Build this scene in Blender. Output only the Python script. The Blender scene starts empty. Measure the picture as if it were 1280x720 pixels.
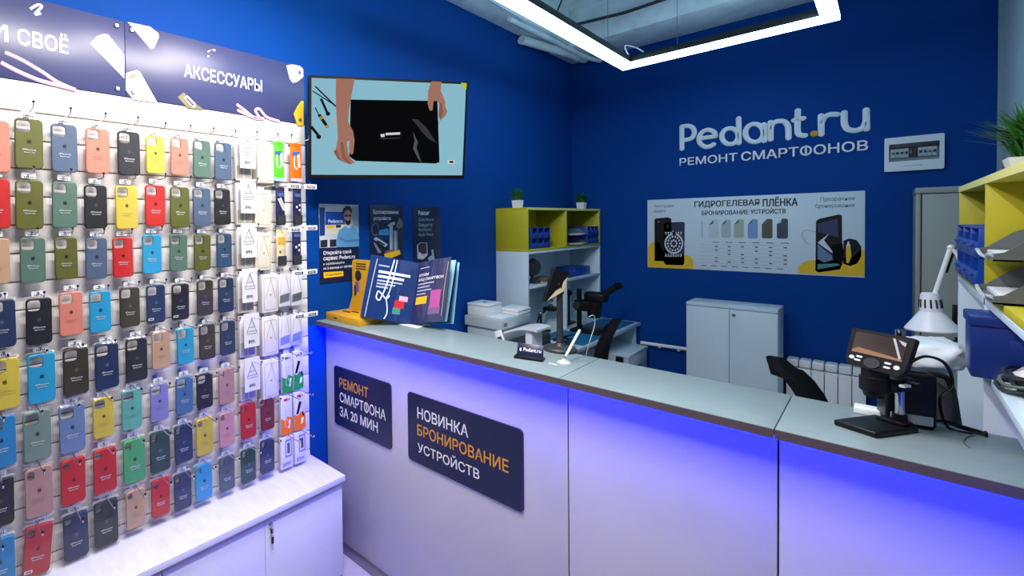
import bpy, bmesh, math, random
from mathutils import Vector, Matrix
S = bpy.context.scene
COL = S.collection
random.seed(7)
R = math.radians

# ---------------------------------------------------------------- camera
CX, CY, FPX = 400.0, 291.926, 582.987
YAW, PIT, ROL = R(-50.57423), R(-1.06388), R(-0.90224)
EYE = Vector((0, 0, 1.56))
cf = Vector((math.sin(YAW)*math.cos(PIT), math.cos(YAW)*math.cos(PIT), math.sin(PIT)))
_r0 = Vector((math.cos(YAW), -math.sin(YAW), 0)); _u0 = _r0.cross(cf)
cr = math.cos(ROL)*_r0 + math.sin(ROL)*_u0
cu = -math.sin(ROL)*_r0 + math.cos(ROL)*_u0
camd = bpy.data.cameras.new('camera'); cam = bpy.data.objects.new('camera', camd); COL.objects.link(cam)
cam.matrix_world = Matrix(((cr.x, cu.x, -cf.x, EYE.x), (cr.y, cu.y, -cf.y, EYE.y), (cr.z, cu.z, -cf.z, EYE.z), (0, 0, 0, 1)))
camd.sensor_fit = 'HORIZONTAL'; camd.sensor_width = 36.0
camd.lens = FPX/1280*36.0
camd.shift_x = (640-CX)/1280.0
camd.shift_y = -(360-CY)/1280.0
camd.clip_start = 0.01
S.camera = cam

# ---------------------------------------------------------------- light
S.view_settings.view_transform = 'Standard'
S.view_settings.look = 'None'
S.view_settings.gamma = 1.0
S.view_settings.use_curve_mapping = False
S.view_settings.exposure = 0.0
wd = bpy.data.worlds.new('world'); S.world = wd; wd.use_nodes = True
wd.node_tree.nodes['Background'].inputs[0].default_value = (0.55, 0.68, 1.0, 1)
wd.node_tree.nodes['Background'].inputs[1].default_value = 0.03

def area(name, loc, target, sx, sy, power, color):
    l = bpy.data.lights.new(name, 'AREA'); l.shape = 'RECTANGLE'; l.size = sx; l.size_y = sy
    l.energy = power; l.color = color
    o = bpy.data.objects.new(name, l); COL.objects.link(o); o.location = loc
    o.rotation_euler = (Vector(target)-Vector(loc)).to_track_quat('-Z', 'Y').to_euler()
    return o
area('ceiling_lamp_light', (-0.52, 0.50, 2.58), (-1.62, 0.55, 0.75), 0.9, 0.12, 42, (1.0, 0.94, 0.91))
area('counter_fill_light', (-0.95, 0.98, 2.58), (-1.05, 1.0, 0.3), 0.5, 0.3, 24, (1.0, 0.87, 0.89))  # unseen fill light added to brighten the counter front
RING_POWER = 11.5
LED_POWER = 290.0

# ---------------------------------------------------------------- measuring helpers
def ray(px, py): return cf + (px-CX)/FPX*cr - (py-CY)/FPX*cu
def W(px, py, ax, val):
    d = ray(px, py); return EYE + d*((val-EYE[ax])/d[ax])
def Wd(px, py, dep): return EYE + ray(px, py)*dep

# ---------------------------------------------------------------- materials
def lin(c):
    o = []
    for v in c[:3]:
        v = v/255.0
        o.append(v/12.92 if v <= 0.04045 else ((v+0.055)/1.055)**2.4)
    return (o[0], o[1], o[2], 1.0)
MATS = {}
def mat(name, c, rough=0.5, metal=0.0, var=0.0, scale=20.0, bump=0.0, spec=0.5, coat=0.0, emit=0.0, alpha=1.0, stretch=(1, 1, 1)):
    if name in MATS: return MATS[name]
    m = bpy.data.materials.new(name); m.use_nodes = True
    nt = m.node_tree; b = nt.nodes['Principled BSDF']
    b.inputs['Base Color'].default_value = lin(c)
    b.inputs['Roughness'].default_value = rough
    b.inputs['Metallic'].default_value = metal
    b.inputs['Specular IOR Level'].default_value = spec
    b.inputs['Coat Weight'].default_value = coat
    b.inputs['Alpha'].default_value = alpha
    if emit > 0:
        b.inputs['Emission Color'].default_value = lin(c); b.inputs['Emission Strength'].default_value = emit
    if var > 0 or bump > 0:
        tc = nt.nodes.new('ShaderNodeTexCoord'); mp = nt.nodes.new('ShaderNodeMapping')
        mp.inputs['Scale'].default_value = stretch
        nz = nt.nodes.new('ShaderNodeTexNoise'); nz.inputs['Scale'].default_value = scale; nz.inputs['Detail'].default_value = 6
        nt.links.new(tc.outputs['Object'], mp.inputs['Vector']); nt.links.new(mp.outputs['Vector'], nz.inputs['Vector'])
        if var > 0:
            rp = nt.nodes.new('ShaderNodeValToRGB')
            a = lin(c); k0, k1 = 1-var, 1+var
            rp.color_ramp.elements[0].color = (a[0]*k0, a[1]*k0, a[2]*k0, 1); rp.color_ramp.elements[0].position = 0.3
            rp.color_ramp.elements[1].color = (min(1, a[0]*k1), min(1, a[1]*k1), min(1, a[2]*k1), 1); rp.color_ramp.elements[1].position = 0.7
            nt.links.new(nz.outputs['Fac'], rp.inputs['Fac']); nt.links.new(rp.outputs['Color'], b.inputs['Base Color'])
        if bump > 0:
            bp = nt.nodes.new('ShaderNodeBump'); bp.inputs['Strength'].default_value = bump; bp.inputs['Distance'].default_value = 0.01
            nt.links.new(nz.outputs['Fac'], bp.inputs['Height']); nt.links.new(bp.outputs['Normal'], b.inputs['Normal'])
    MATS[name] = m
    return m
def emis(name, c, k):
    if name in MATS: return MATS[name]
    m = bpy.data.materials.new(name); m.use_nodes = True; nt = m.node_tree; nt.nodes.clear()
    e = nt.nodes.new('ShaderNodeEmission'); o = nt.nodes.new('ShaderNodeOutputMaterial')
    e.inputs[0].default_value = lin(c); e.inputs[1].default_value = k; nt.links.new(e.outputs[0], o.inputs[0])
    MATS[name] = m; return m
def clear(name, tint=(255, 255, 255), gloss=0.12, rough=0.08):
    if name in MATS: return MATS[name]
    m = bpy.data.materials.new(name); m.use_nodes = True; nt = m.node_tree; nt.nodes.clear()
    t = nt.nodes.new('ShaderNodeBsdfTransparent'); t.inputs[0].default_value = lin(tint)
    g = nt.nodes.new('ShaderNodeBsdfGlossy'); g.inputs['Roughness'].default_value = rough
    fr = nt.nodes.new('ShaderNodeLayerWeight'); fr.inputs['Blend'].default_value = 0.35
    mu = nt.nodes.new('ShaderNodeMath'); mu.operation = 'MULTIPLY_ADD'; mu.inputs[1].default_value = 0.28; mu.inputs[2].default_value = gloss*0.3
    mx = nt.nodes.new('ShaderNodeMixShader'); o = nt.nodes.new('ShaderNodeOutputMaterial')
    nt.links.new(fr.outputs['Fresnel'], mu.inputs[0]); nt.links.new(mu.outputs[0], mx.inputs[0])
    nt.links.new(t.outputs[0], mx.inputs[1]); nt.links.new(g.outputs[0], mx.inputs[2]); nt.links.new(mx.outputs[0], o.inputs[0])
    MATS[name] = m; return m

M_wall = mat('blue_wall_paint', (0, 64, 142), 0.65, var=0.05, scale=3, bump=0.03, spec=0.12)
M_greywall = mat('grey_wall_paint', (186, 196, 200), 0.7, var=0.05, scale=4)
M_ceil = mat('grey_ceiling_plaster', (216, 232, 238), 0.85, var=0.10, scale=5, bump=0.25)
M_beam = mat('grey_beam_plaster', (220, 234, 238), 0.85, var=0.12, scale=9, bump=0.3)
M_floor = mat('pale_gloss_floor', (186, 180, 190), 0.25, var=0.05, scale=6)
M_white = mat('white_laminate', (222, 224, 228), 0.35, var=0.015, scale=8)
M_white2 = mat('cool_white_laminate', (198, 216, 226), 0.4, var=0.02, scale=8)
M_board = mat('white_slat_board', (228, 225, 220), 0.45, var=0.01, scale=6)
M_groove = mat('slat_groove', (150, 142, 118), 0.5)
M_cabtop = mat('marbled_white_top', (224, 224, 230), 0.25, var=0.06, scale=14, stretch=(1, 2.5, 1))
M_counter = mat('grey_counter_laminate', (128, 146, 148), 0.35, var=0.03, scale=40)
M_edge = mat('dark_edge_band', (88, 78, 78), 0.5)
M_panel = mat('pale_panel_laminate', (200, 199, 206), 0.38, var=0.03, scale=6)
M_steel = mat('brushed_steel', (150, 148, 152), 0.35, 0.9)
M_chrome = mat('chrome', (215, 215, 218), 0.15, 1.0)
M_black = mat('black_plastic', (14, 15, 17), 0.42, spec=0.3)
M_blackm = mat('matt_black', (10, 10, 12), 0.75, spec=0.15)
M_dgrey = mat('dark_grey_plastic', (45, 47, 50), 0.5)
M_mgrey = mat('mid_grey_plastic', (98, 106, 108), 0.45)
M_lgrey = mat('light_grey_plastic', (178, 190, 192), 0.45)
M_plastic = mat('white_plastic', (232, 236, 238), 0.35)
M_yel = mat('yellow_laminate', (184, 176, 30), 0.45, var=0.03, scale=10)
M_yedge = mat('pale_yellow_edge', (226, 220, 130), 0.5)
M_bin = mat('blue_bin_plastic', (10, 62, 150), 0.35)
M_navy = mat('navy_print', (19, 30, 66), 0.35)
M_ink = mat('white_print', (240, 242, 246), 0.5)
M_orange = mat('amber_print', (226, 158, 52), 0.5)
M_yprint = mat('yellow_print', (238, 190, 30), 0.5)
M_dark = mat('dark_print', (28, 32, 48), 0.5)
M_gold = mat('pale_gold_print', (168, 156, 118), 0.5)
M_pink = mat('pink_print', (232, 178, 200), 0.45)
M_metal_grey = mat('grey_painted_steel', (140, 146, 138), 0.45, var=0.03, scale=10)
M_mblue = mat('blue_silicone', (10, 104, 150), 0.6)
M_leaf = mat('grass_green', (44, 110, 34), 0.5, var=0.3, scale=60)
M_clear = clear('clear_plastic')
M_milky = mat('milky_plastic_film', (225, 232, 236), 0.25, alpha=0.55)

# ---------------------------------------------------------------- mesh helpers
def FR(o, u, v):
    u = Vector(u).normalized(); v = Vector(v); n = u.cross(v).normalized(); v = n.cross(u).normalized(); o = Vector(o)
    return Matrix(((u.x, v.x, n.x, o.x), (u.y, v.y, n.y, o.y), (u.z, v.z, n.z, o.z), (0, 0, 0, 1)))
def onframe(F, px, py):
    o = F.translation; n = F.col[2].to_3d(); d = ray(px, py)
    p = EYE + d*((o-EYE).dot(n)/d.dot(n)); q = F.inverted() @ p
    return (q.x, q.y)
def world(o):
    m = o.matrix_basis.copy()
    if o.parent: return world(o.parent) @ o.matrix_parent_inverse @ m
    return m
class MB:
    def __init__(s): s.bm = bmesh.new(); s.ms = []
    def mi(s, m):
        if m not in s.ms: s.ms.append(m)
        return s.ms.index(m)
    def add(s, vs, fs, m, M=None, smooth=True):
        i = s.mi(m); bv = [s.bm.verts.new(M @ Vector(v) if M else Vector(v)) for v in vs]
        for f in fs:
            try: fc = s.bm.faces.new([bv[k] for k in f]); fc.material_index = i; fc.smooth = smooth
            except ValueError: pass
        return s
    def _merge(s, t, m, M=None):
        t.verts.ensure_lookup_table(); t.verts.index_update()
        s.add([v.co.copy() for v in t.verts], [[v.index for v in f.verts] for f in t.faces], m, M); t.free()
        return s
    def box(s, lo, hi, m, bev=0.0, M=None, seg=2):
        lo = [min(a, b) for a, b in zip(lo, hi)], [max(a, b) for a, b in zip(lo, hi)]
        lo, hi = lo
        t = bmesh.new(); bmesh.ops.create_cube(t, size=1.0)
        for v in t.verts: v.co = Vector([(lo[k]+hi[k])/2 + v.co[k]*(hi[k]-lo[k]) for k in range(3)])
        if bev > 0: bmesh.ops.bevel(t, geom=t.edges[:], offset=min(bev, 0.45*min(hi[k]-lo[k] for k in range(3))), segments=seg, affect='EDGES', profile=0.5)
        return s._merge(t, m, M)
    def lathe(s, prof, m, seg=24, M=None, cap=True):
        vs = []; fs = []; n = len(prof)
        for (r, z) in prof:
            for k in range(seg):
                a = 2*math.pi*k/seg; vs.append((r*math.cos(a), r*math.sin(a), z))
        for i in range(n-1):
            for k in range(seg):
                k2 = (k+1) % seg; fs.append([i*seg+k, i*seg+k2, (i+1)*seg+k2, (i+1)*seg+k])
        if cap: fs.append(list(range(seg))[::-1]); fs.append([(n-1)*seg+k for k in range(seg)])
        return s.add(vs, fs, m, M)
    def cyl(s, p0, p1, r0, m, r1=None, seg=16):
        p0 = Vector(p0); p1 = Vector(p1); r1 = r0 if r1 is None else r1
        d = p1-p0; q = d.to_track_quat('Z', 'Y').to_matrix().to_4x4(); q.translation = p0
        return s.lathe([(r0, 0), (r1, d.length)], m, seg, q)
    def tube(s, pts, r, m, seg=8, flat=None, caps=True):
        pts = [Vector(p) for p in pts]; n = len(pts); vs = []; fs = []
        up = None
        for i, p in enumerate(pts):
            d = (pts[min(i+1, n-1)]-pts[max(i-1, 0)]).normalized()
            if up is None:
                up = Vector(flat) if flat else (Vector((0, 0, 1)) if abs(d.z) < 0.9 else Vector((1, 0, 0)))
            if flat: up = Vector(flat)
            a = d.cross(up).normalized(); b = a.cross(d).normalized()
            if not flat: up = b
            rr = r[i] if isinstance(r, (list, tuple)) else r
            for k in range(seg):
                t = 2*math.pi*k/seg; vs.append(p + a*rr*math.cos(t) + b*rr*math.sin(t)*(0.35 if flat else 1))
        for i in range(n-1):
            for k in range(seg):
                k2 = (k+1) % seg; fs.append([i*seg+k, i*seg+k2, (i+1)*seg+k2, (i+1)*seg+k])
        if caps: fs.append(list(range(seg))[::-1]); fs.append([(n-1)*seg+k for k in range(seg)])
        return s.add(vs, fs, m)
    def ball(s, c, r, m, seg=12, sc=(1, 1, 1)):
        M = Matrix.Translation(Vector(c)) @ Matrix.Diagonal((sc[0], sc[1], sc[2], 1))
        n = seg//2; pr = [(max(1e-4, r*math.sin(math.pi*i/n)), -r*math.cos(math.pi*i/n)) for i in range(n+1)]
        return s.lathe(pr, m, seg, M)
    def prism(s, poly, z0, z1, m, M=None, holes=(), side=None):
        t = bmesh.new(); loops = [poly]+list(holes); es = []
        for lp in loops:
            vv = [t.verts.new((p[0], p[1], z0)) for p in lp]
            for k in range(len(vv)): es.append(t.edges.new((vv[k], vv[(k+1) % len(vv)])))
        bmesh.ops.triangle_fill(t, use_beauty=True, use_dissolve=False, edges=es, normal=(0, 0, 1))
        bmesh.ops.recalc_face_normals(t, faces=t.faces[:])
        if z1 != z0:
            g = bmesh.ops.extrude_face_region(t, geom=t.faces[:])
            for v in [e for e in g['geom'] if isinstance(e, bmesh.types.BMVert)]: v.co.z = z1
            bmesh.ops.recalc_face_normals(t, faces=t.faces[:])
        else:
            for f in t.faces:
                if f.normal.z < 0: f.normal_flip()
        return s._merge(t, m, M)
    def build(s, name, parent=None, local=False, ang=35):
        me = bpy.data.meshes.new(name); s.bm.normal_update(); s.bm.to_mesh(me); s.bm.free()
        for m in s.ms: me.materials.append(m)
        try: me.set_sharp_from_angle(angle=R(ang))
        except Exception: pass
        o = bpy.data.objects.new(name, me); COL.objects.link(o)
        if parent:
            o.parent = parent
            if not local: o.matrix_parent_inverse = world(parent).inverted()
        return o
def rrect(x0, y0, x1, y1, r, n=5):
    o = []
    for cx_, cy_, a0 in ((x1-r, y1-r, 0), (x0+r, y1-r, 90), (x0+r, y0+r, 180), (x1-r, y0+r, 270)):
        for k in range(n+1):
            a = R(a0+90*k/n); o.append((cx_+r*math.cos(a), cy_+r*math.sin(a)))
    return o
def ell(cx_, cy_, rx, ry, n=20, rot=0):
    c, s_ = math.cos(R(rot)), math.sin(R(rot))
    return [(cx_+rx*math.cos(2*math.pi*k/n)*c-ry*math.sin(2*math.pi*k/n)*s_, cy_+rx*math.cos(2*math.pi*k/n)*s_+ry*math.sin(2*math.pi*k/n)*c) for k in range(n)]
def bez(pts, n=8):
    pts = [Vector(p) for p in pts]
    o = []
    P = [pts[0]]+pts+[pts[-1]]
    for i in range(1, len(P)-2):
        for k in range(n):
            t = k/n; a, b, c, d = P[i-1], P[i], P[i+1], P[i+2]
            o.append(0.5*((2*b)+(c-a)*t+(2*a-5*b+4*c-d)*t*t+(3*b-a-3*c+d)*t**3))
    o.append(pts[-1]); return o
TXT = {}
def text_geo(s, bold):
    k = (s, bold)
    if k in TXT: return TXT[k]
    c = bpy.data.curves.new('lettering', 'FONT'); c.body = s.replace('Ф', 'О').replace('ф', 'о'); c.offset = bold; c.resolution_u = 3
    o = bpy.data.objects.new('lettering', c); COL.objects.link(o)
    dg = bpy.context.evaluated_depsgraph_get(); me = bpy.data.meshes.new_from_object(o.evaluated_get(dg))
    vs = [v.co.copy() for v in me.vertices]; fs = [list(p.vertices) for p in me.polygons]
    bpy.data.objects.remove(o); bpy.data.curves.remove(c); bpy.data.meshes.remove(me)
    x0 = min(v.x for v in vs); x1 = max(v.x for v in vs); y0 = min(v.y for v in vs); y1 = max(v.y for v in vs)
    vs = [((v.x-x0)/(x1-x0), (v.y-y0)/(y1-y0)) for v in vs]
    for ch in 'Фф':                                  # solid stem through the round letter
        if ch in s:
            def raw(q):
                c2 = bpy.data.curves.new('lettering', 'FONT'); c2.body = q; o2 = bpy.data.objects.new('lettering', c2); COL.objects.link(o2)
                m2 = bpy.data.meshes.new_from_object(o2.evaluated_get(bpy.context.evaluated_depsgraph_get()))
                r_ = [f(v.co[a] for v in m2.vertices) for a in (0, 1) for f in (min, max)]
                bpy.data.objects.remove(o2); bpy.data.curves.remove(c2); bpy.data.meshes.remove(m2); return r_
            oc = 'О' if ch == 'Ф' else 'о'; e = raw(s[:s.index(ch)]+oc)[1]; g = raw(oc); xm = (e-(g[1]-g[0])/2-x0)/(x1-x0); hw = 0.065*(y1-y0)/(x1-x0)
            b0, b1 = (g[2]-y0)/(y1-y0)-0.04, (g[3]-y0)/(y1-y0)+0.04; n = len(vs)
            vs += [(xm-hw, b0), (xm+hw, b0), (xm+hw, b1), (xm-hw, b1)]; fs.append([n, n+1, n+2, n+3])
    TXT[k] = (vs, fs); return TXT[k]
def put_text(mb, s, x, y, w, h, m, F, n=0.001, bold=0.0):
    vs, fs = text_geo(s, 0.0 if bold > 0.012 else bold)
    ex = ey = h*0.8*bold if bold > 0.012 else 0
    for dx, dy, dn in (((-ex, -ey, 0), (ex, -ey, .0004), (ex, ey, .0008), (-ex, ey, .0012)) if ex else ((0, 0, 0),)):
        mb.add([(x+a*w+dx, y+b*h+dy, n+dn) for a, b in vs], fs, m, F, smooth=False)
    return mb

# ---------------------------------------------------------------- scene graph helpers
def tag(o, label=None, cat=None, group=None, kind=None):
    if label: o['label'] = label
    if cat: o['category'] = cat
    if group: o['group'] = group
    if kind: o['kind'] = kind
    return o
def thing(name, label, cat, loc=(0, 0, 0), rz=0.0, group=None):
    o = bpy.data.objects.new(name, None); COL.objects.link(o); o.location = loc; o.rotation_euler = (0, 0, rz)
    o.empty_display_size = 0.05
    return tag(o, label, cat, group)
def struct(o): o['kind'] = 'structure'; return o
def child(o, root, me=None):
    c = o.copy(); COL.objects.link(c); c.parent = root
    if me: c.data = me
    return c

WX, BY, RX = -1.745, 4.295, 0.377      # left wall, back wall, right wall
FL = FR((WX, 0, 0), (0, 1, 0), (0, 0, 1))
FB = FR((0, BY, 0), (1, 0, 0), (0, 0, 1))

# ================================================================ THE SETTING
def slab(name, lo, hi, m): return struct(MB().box(lo, hi, m).build(name))
slab('floor', (WX-0.15, -2.8, -0.1), (1.75, BY+0.15, 0.0), M_floor)
slab('ceiling', (WX-0.15, -2.8, 3.2), (1.75, BY+0.15, 3.3), M_ceil)
slab('wall_left', (WX-0.15, -2.8, 0), (WX, BY+0.15, 3.2), M_wall)
slab('wall_back', (WX, BY, 0), (RX+0.15, BY+0.15, 3.2), M_wall)
slab('wall_right', (RX, 1.12, 0), (RX+0.15, BY, 3.2), M_greywall)
slab('wall_return', (RX+0.15, 1.12, 0), (1.75, 1.27, 3.2), M_wall)
slab('wall_side', (1.6, -2.8, 0), (1.75, 1.12, 3.2), M_wall)
slab('wall_front', (WX, -2.8, 0), (1.6, -2.65, 3.2), M_wall)
# corner trim between the blue wall and the grey wall
slab('trim_1', (RX-0.014, BY-0.012, 0.0), (RX, BY, 3.2), mat('grey_trim', (150, 165, 172), 0.5))
# beam along the back wall and the boxed duct along the left wall
b = MB().box((WX, 3.86, 2.915), (RX, BY, 3.2), M_beam, 0.01)
tag(struct(b.build('trim_2')))
b = MB().box((WX, -2.65, 2.935), (WX+0.17, 3.86, 3.2), M_beam, 0.012)
struct(b.build('trim_3'))

# ceiling pipes in the back left corner
o = MB()
o.cyl((-1.70, 3.2, 2.90), (-1.70, 4.05, 2.89), 0.034, M_beam).cyl((-1.70, 3.95, 2.89), (-1.70, 4.08, 2.89), 0.042, M_beam)
t = thing('ceiling_pipe', 'grey pipe stub with a thick collar under the ceiling in the left corner', 'pipe', (-1.70, 3.2, 2.90))
MB().cyl((-1.71, 3.35, 2.895), (-1.60, 4.16, 2.905), 0.032, M_beam).build('pipe_run', t)
MB().cyl((-1.612, 4.07, 2.904), (-1.597, 4.18, 2.906), 0.040, M_beam).build('collar', t)
tag(MB().tube(bez([(-1.62, 3.0, 2.925), (-1.60, 3.6, 2.915), (-1.58, 3.95, 2.90), (-1.54, 4.1, 2.875), (-1.50, 4.24, 2.87)]), 0.017, M_beam).build('thin_pipe'),
    'thin grey pipe bending down beside the thick ceiling pipe stub', 'pipe')
tag(MB().tube(bez([(-1.55, 2.25, 2.93), (-1.555, 2.7, 2.925), (-1.56, 3.05, 2.92), (-1.575, 3.12, 2.928), (-1.575, 3.13, 2.95)]), 0.008, M_ceil).build('ceiling_conduit'),
    'thin grey conduit running under the duct on the left wall', 'conduit')
tag(MB().tube([(WX+0.17, 3.80, 3.06), (-1.2, 3.83, 3.04), (-0.5, 3.82, 3.05), (RX-0.02, 3.83, 3.05)], 0.012, M_dgrey).build('ceiling_cable'),
    'dark cable running along the ceiling beam above the back wall', 'cable')
tag(MB().tube([(-0.30, 3.2, 3.1), (-0.30, 3.82, 3.1)], 0.02, M_beam).build('ceiling_stub'), 'short grey ceiling pipe meeting the beam above the logo', 'pipe')

# heating pipe on the back wall
hp = MB().cyl((-1.22, BY-0.06, 0.60), (-0.42, BY-0.06, 0.615), 0.013, M_plastic)
for x in (-1.10, -0.98, -0.5): hp.box((x-0.008, BY-0.06, 0.58), (x+0.008, BY, 0.60), M_plastic)
tag(hp.build('heating_pipe'), 'white heating pipe running along the blue back wall towards the radiator', 'pipe')

# ---------------------------------------------------------------- ring pendant lamp
ZR = 2.55
x0, x1, y1, y0, w = -1.115, -0.155, 3.535, 1.25, 0.06
t = thing('pendant_light', 'large rectangular ring lamp of white light bars hanging under the ceiling', 'lamp', (-0.63, 1.4, ZR))
body = mat('black_lamp_body', (22, 22, 22), 0.5)
dif = emis('lamp_diffuser', (184, 230, 255), RING_POWER)
bars = [((x0, y0, x0+w, y1)), ((x1-w, y0, x1, y1)), ((x0+w, y1-w, x1-w, y1)), ((x0+w, y0, x1-w, y0+w))]
for (a, b_, c, d) in bars:
    MB().box((a, b_, ZR+0.026), (c, d, ZR+0.066), body, 0.002).build('lamp_body', t)
    MB().box((a-0.0005, b_-0.0005, ZR), (c+0.0005, d+0.0005, ZR+0.0258), dif).build('diffuser', t)
    MB().box((a+0.012, b_+0.012, ZR+0.066), (c-0.012, d-0.012, ZR+0.068), emis('ceiling_fill_glow', (200, 236, 255), 4.5)).build('ceiling_fill_strip', t)  # hidden glowing strip added on top of the bar to lighten the ceiling
for (x, y) in ((x0+w/2, y1-0.35), (x0+w/2, y1-1.4), (x1-w/2, y1-0.3), (x0+0.3, y1-w/2), (x1-w/2, 1.4), (x0+w/2, 1.5), (x1-w/2, 1.9)):
    MB().cyl((x, y, ZR+0.07), (x, y, 3.2 if y < 3.8 else 2.92), 0.0015, M_steel, seg=6).build('suspension_wire', t)
MB().tube(bez([(x0+w/2+0.02, y1-0.06, ZR+0.075), (x0+0.05, y1-0.12, ZR+0.12), (x0+0.10, y1-0.10, ZR+0.10), (x0+0.13, y1-0.05, ZR+0.075)]), 0.004, M_lgrey).build('wire_coil', t)
MB().tube(bez([(x0+w/2, y1-1.05, ZR+0.075), (x0+w/2+0.03, y1-1.0, ZR+0.25), (x0+0.12, y1-1.1, 3.2)]), 0.004, M_black).build('power_cord', t)

# ================================================================ RECEPTION COUNTER
ZC = 1.10; CF = 1.46; CT = 1.40; CB = 1.70
led = emis('blue_led', (0, 5, 255), LED_POWER)
mods = [(WX+0.002, -0.6105, 'grey topped white counter section at the left wall, with two navy signs'),
        (-0.609, -0.155, 'middle grey topped white counter section with blue light, between two seams'),
        (-0.1535, 0.172, 'right hand grey topped white counter section carrying the digital microscope')]
for (a, b_, lab) in mods:
    t = thing('reception_counter', lab, 'counter', ((a+b_)/2, CF, 0), 0, 'counter sections')
    MB().box((a, CT, ZC-0.018), (b_, CB, ZC), M_counter, 0.0015).build('countertop', t)
    MB().box((a, CT-0.0012, ZC-0.022), (b_, CT, ZC-0.0015), M_edge).build('edge_band', t)
    MB().box((a+0.001, CF, 0.05), (b_-0.001, CF+0.018, ZC-0.018), M_panel, 0.001).build('front_panel', t)
    MB().box((a, CF-0.006, 0), (b_, CF+0.012, 0.05), M_steel, 0.001).build('kickboard', t)
    MB().box((a+0.004, CF-0.0105, ZC-0.023), (b_-0.004, CF-0.0035, ZC-0.0185), led).build('led_strip', t)
    for x in (a+0.001, b_-0.019): MB().box((x, CF+0.018, 0), (x+0.018, CB-0.02, ZC-0.018), M_panel).build('side_panel', t)
    MB().box((a+0.019, CF+0.018, 0.70), (b_-0.019, CB-0.03, 0.718), M_panel).build('inner_shelf', t)

# navy signs on the counter front
FC = FR((0, CF, 0), (1, 0, 0), (0, 0, 1))
def plate(x0, x1, z0, z1, label, lines):
    t = thing('wall_sign', label, 'sign', ((x0+x1)/2, CF, z0))
    MB().prism(rrect(x0, z0, x1, z1, 0.016), 0.0003, 0.006, M_navy, FC).build('sign_plate', t)
    for (s, x, z, w_, h, m) in lines:
        put_text(MB(), s, x, z, w_, h, m, FC, 0.0066, 0.012).build('lettering', t)
def fitline(s, pl, pr, m, cap=None):
    a = onframe(FC, *pl); b_ = onframe(FC, *pr)
    return (s, a[0], a[1], b_[0]-a[0], cap, m)
plate(-1.680, -1.318, 0.609, 0.888, 'smaller navy sign on the counter front about smartphone repair in 20 minutes',
      [fitline('РЕМОНТ', (425.5, 483.5), (461.5, 494), M_orange, 0.047), fitline('СМАРТФОНА', (426, 501.5), (483.5, 522), M_ink, 0.047), fitline('ЗА 20 МИН', (426, 519), (473.5, 538), M_ink, 0.047)])
plate(-1.228, -0.748, 0.609, 0.883, 'larger navy sign on the counter front announcing device armouring',
      [fitline('НОВИНКА', (523, 522), (586.5, 544), M_ink, 0.045), fitline('БРОНИРОВАНИЕ', (523, 543), (637, 588.5), M_orange, 0.045), fitline('УСТРОЙСТВ', (523.5, 564), (600.5, 596), M_ink, 0.047)])

# ================================================================ DISPLAY BOARD, CABINET BELOW, HEADER SIGNS
BX = -1.72
slots = [1.93-0.0889*k for k in range(17)]
def slat_panel(ya, yb, label):
    mb = MB(); mb.box((WX+0.001, ya, 0.475), (BX-0.008, yb, 2.024), M_groove)
    ed = [2.024]+slots+[0.475]
    for k in range(len(ed)-1):
        hi = ed[k]-(0.0026 if k else 0); lo = ed[k+1]+(0.0026 if k < len(ed)-2 else 0)
        if hi-lo > 0.004: mb.box((BX-0.009, ya, lo), (BX, yb, hi), M_board, 0.0012)
    return tag(mb.build('slat_board'), label, 'display board')
slat_panel(0.5315, 1.332, 'white slatted display panel at the right, next to the counter end')
slat_panel(-0.27, 0.5305, 'white slatted display panel at the left edge of the photo')

# header signs
M_head = mat('slate_blue_gloss_print', (58, 64, 104), 0.32, spec=0.4)
def header(ya, yb, label):
    t = thing('header_sign', label, 'sign', (BX, (ya+yb)/2, 2.026))
    MB().box((WX+0.001, ya, 2.026), (BX+0.004, yb, 2.29), M_head, 0.0015).build('sign_panel', t)
    return t
FH = FR((BX+0.004, 0, 0), (0, 1, 0), (0, 0, 1))
def hp_(px, py): return onframe(FH, px, py)
def poly_px(mb, F, pts, m, n0, n1): return mb.prism([onframe(F, *p) for p in pts], n0, n1, m, F)
def c1(x, y): return (x/4.8, y/4.8)
def c2(x, y): return (180+x/5.536, 40+y/5.536)
tR = header(0.5315, 1.332, 'slate blue header sign reading accessories above the right display panel')
tL = header(-0.27, 0.5305, 'slate blue header sign with white lettering above the left display panel')
a = hp_(*c2(278, 315)); b_ = hp_(*c2(815, 425))
put_text(MB(), 'АКСЕССУАРЫ', a[0], a[1]+0.003, b_[0]-a[0], 0.050, M_ink, FH, 0.0012, 0.02).build('lettering', tR)
a = hp_(*c1(105, 262)); b_ = hp_(*c1(408, 318))
put_text(MB(), 'СВОЁ', a[0], a[1]-0.002, b_[0]-a[0], 0.062, M_ink, FH, 0.0012, 0.02).build('lettering', tL)
put_text(MB(), 'И', a[0]-0.075, a[1]-0.002, 0.05, 0.05, M_ink, FH, 0.0012, 0.02).build('lettering', tL)
def picture(name, t, F, polys):
    mb = MB()
    for i, (pts, m) in enumerate(polys):
        mb.prism([onframe(F, *p) for p in pts], 0.0002+0.00025*i, 0.0006+0.00025*i, m, F)
    return mb.build(name, t)
M_pw = mat('pale_print', (226, 226, 224), 0.4)
M_pwl = mat('pale_lilac_print', (220, 218, 232), 0.4)
M_mustard = mat('mustard_print', (120, 112, 70), 0.4)
picture('printed_phone_picture', tL, FH, [([c1(540, 260), c1(585, 215), c1(625, 203), c1(650, 210), c1(745, 330), c1(745, 470)], M_pw),
        ([c1(575, 245), c1(592, 232), c1(605, 245), c1(588, 258)], M_gold)])
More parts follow.
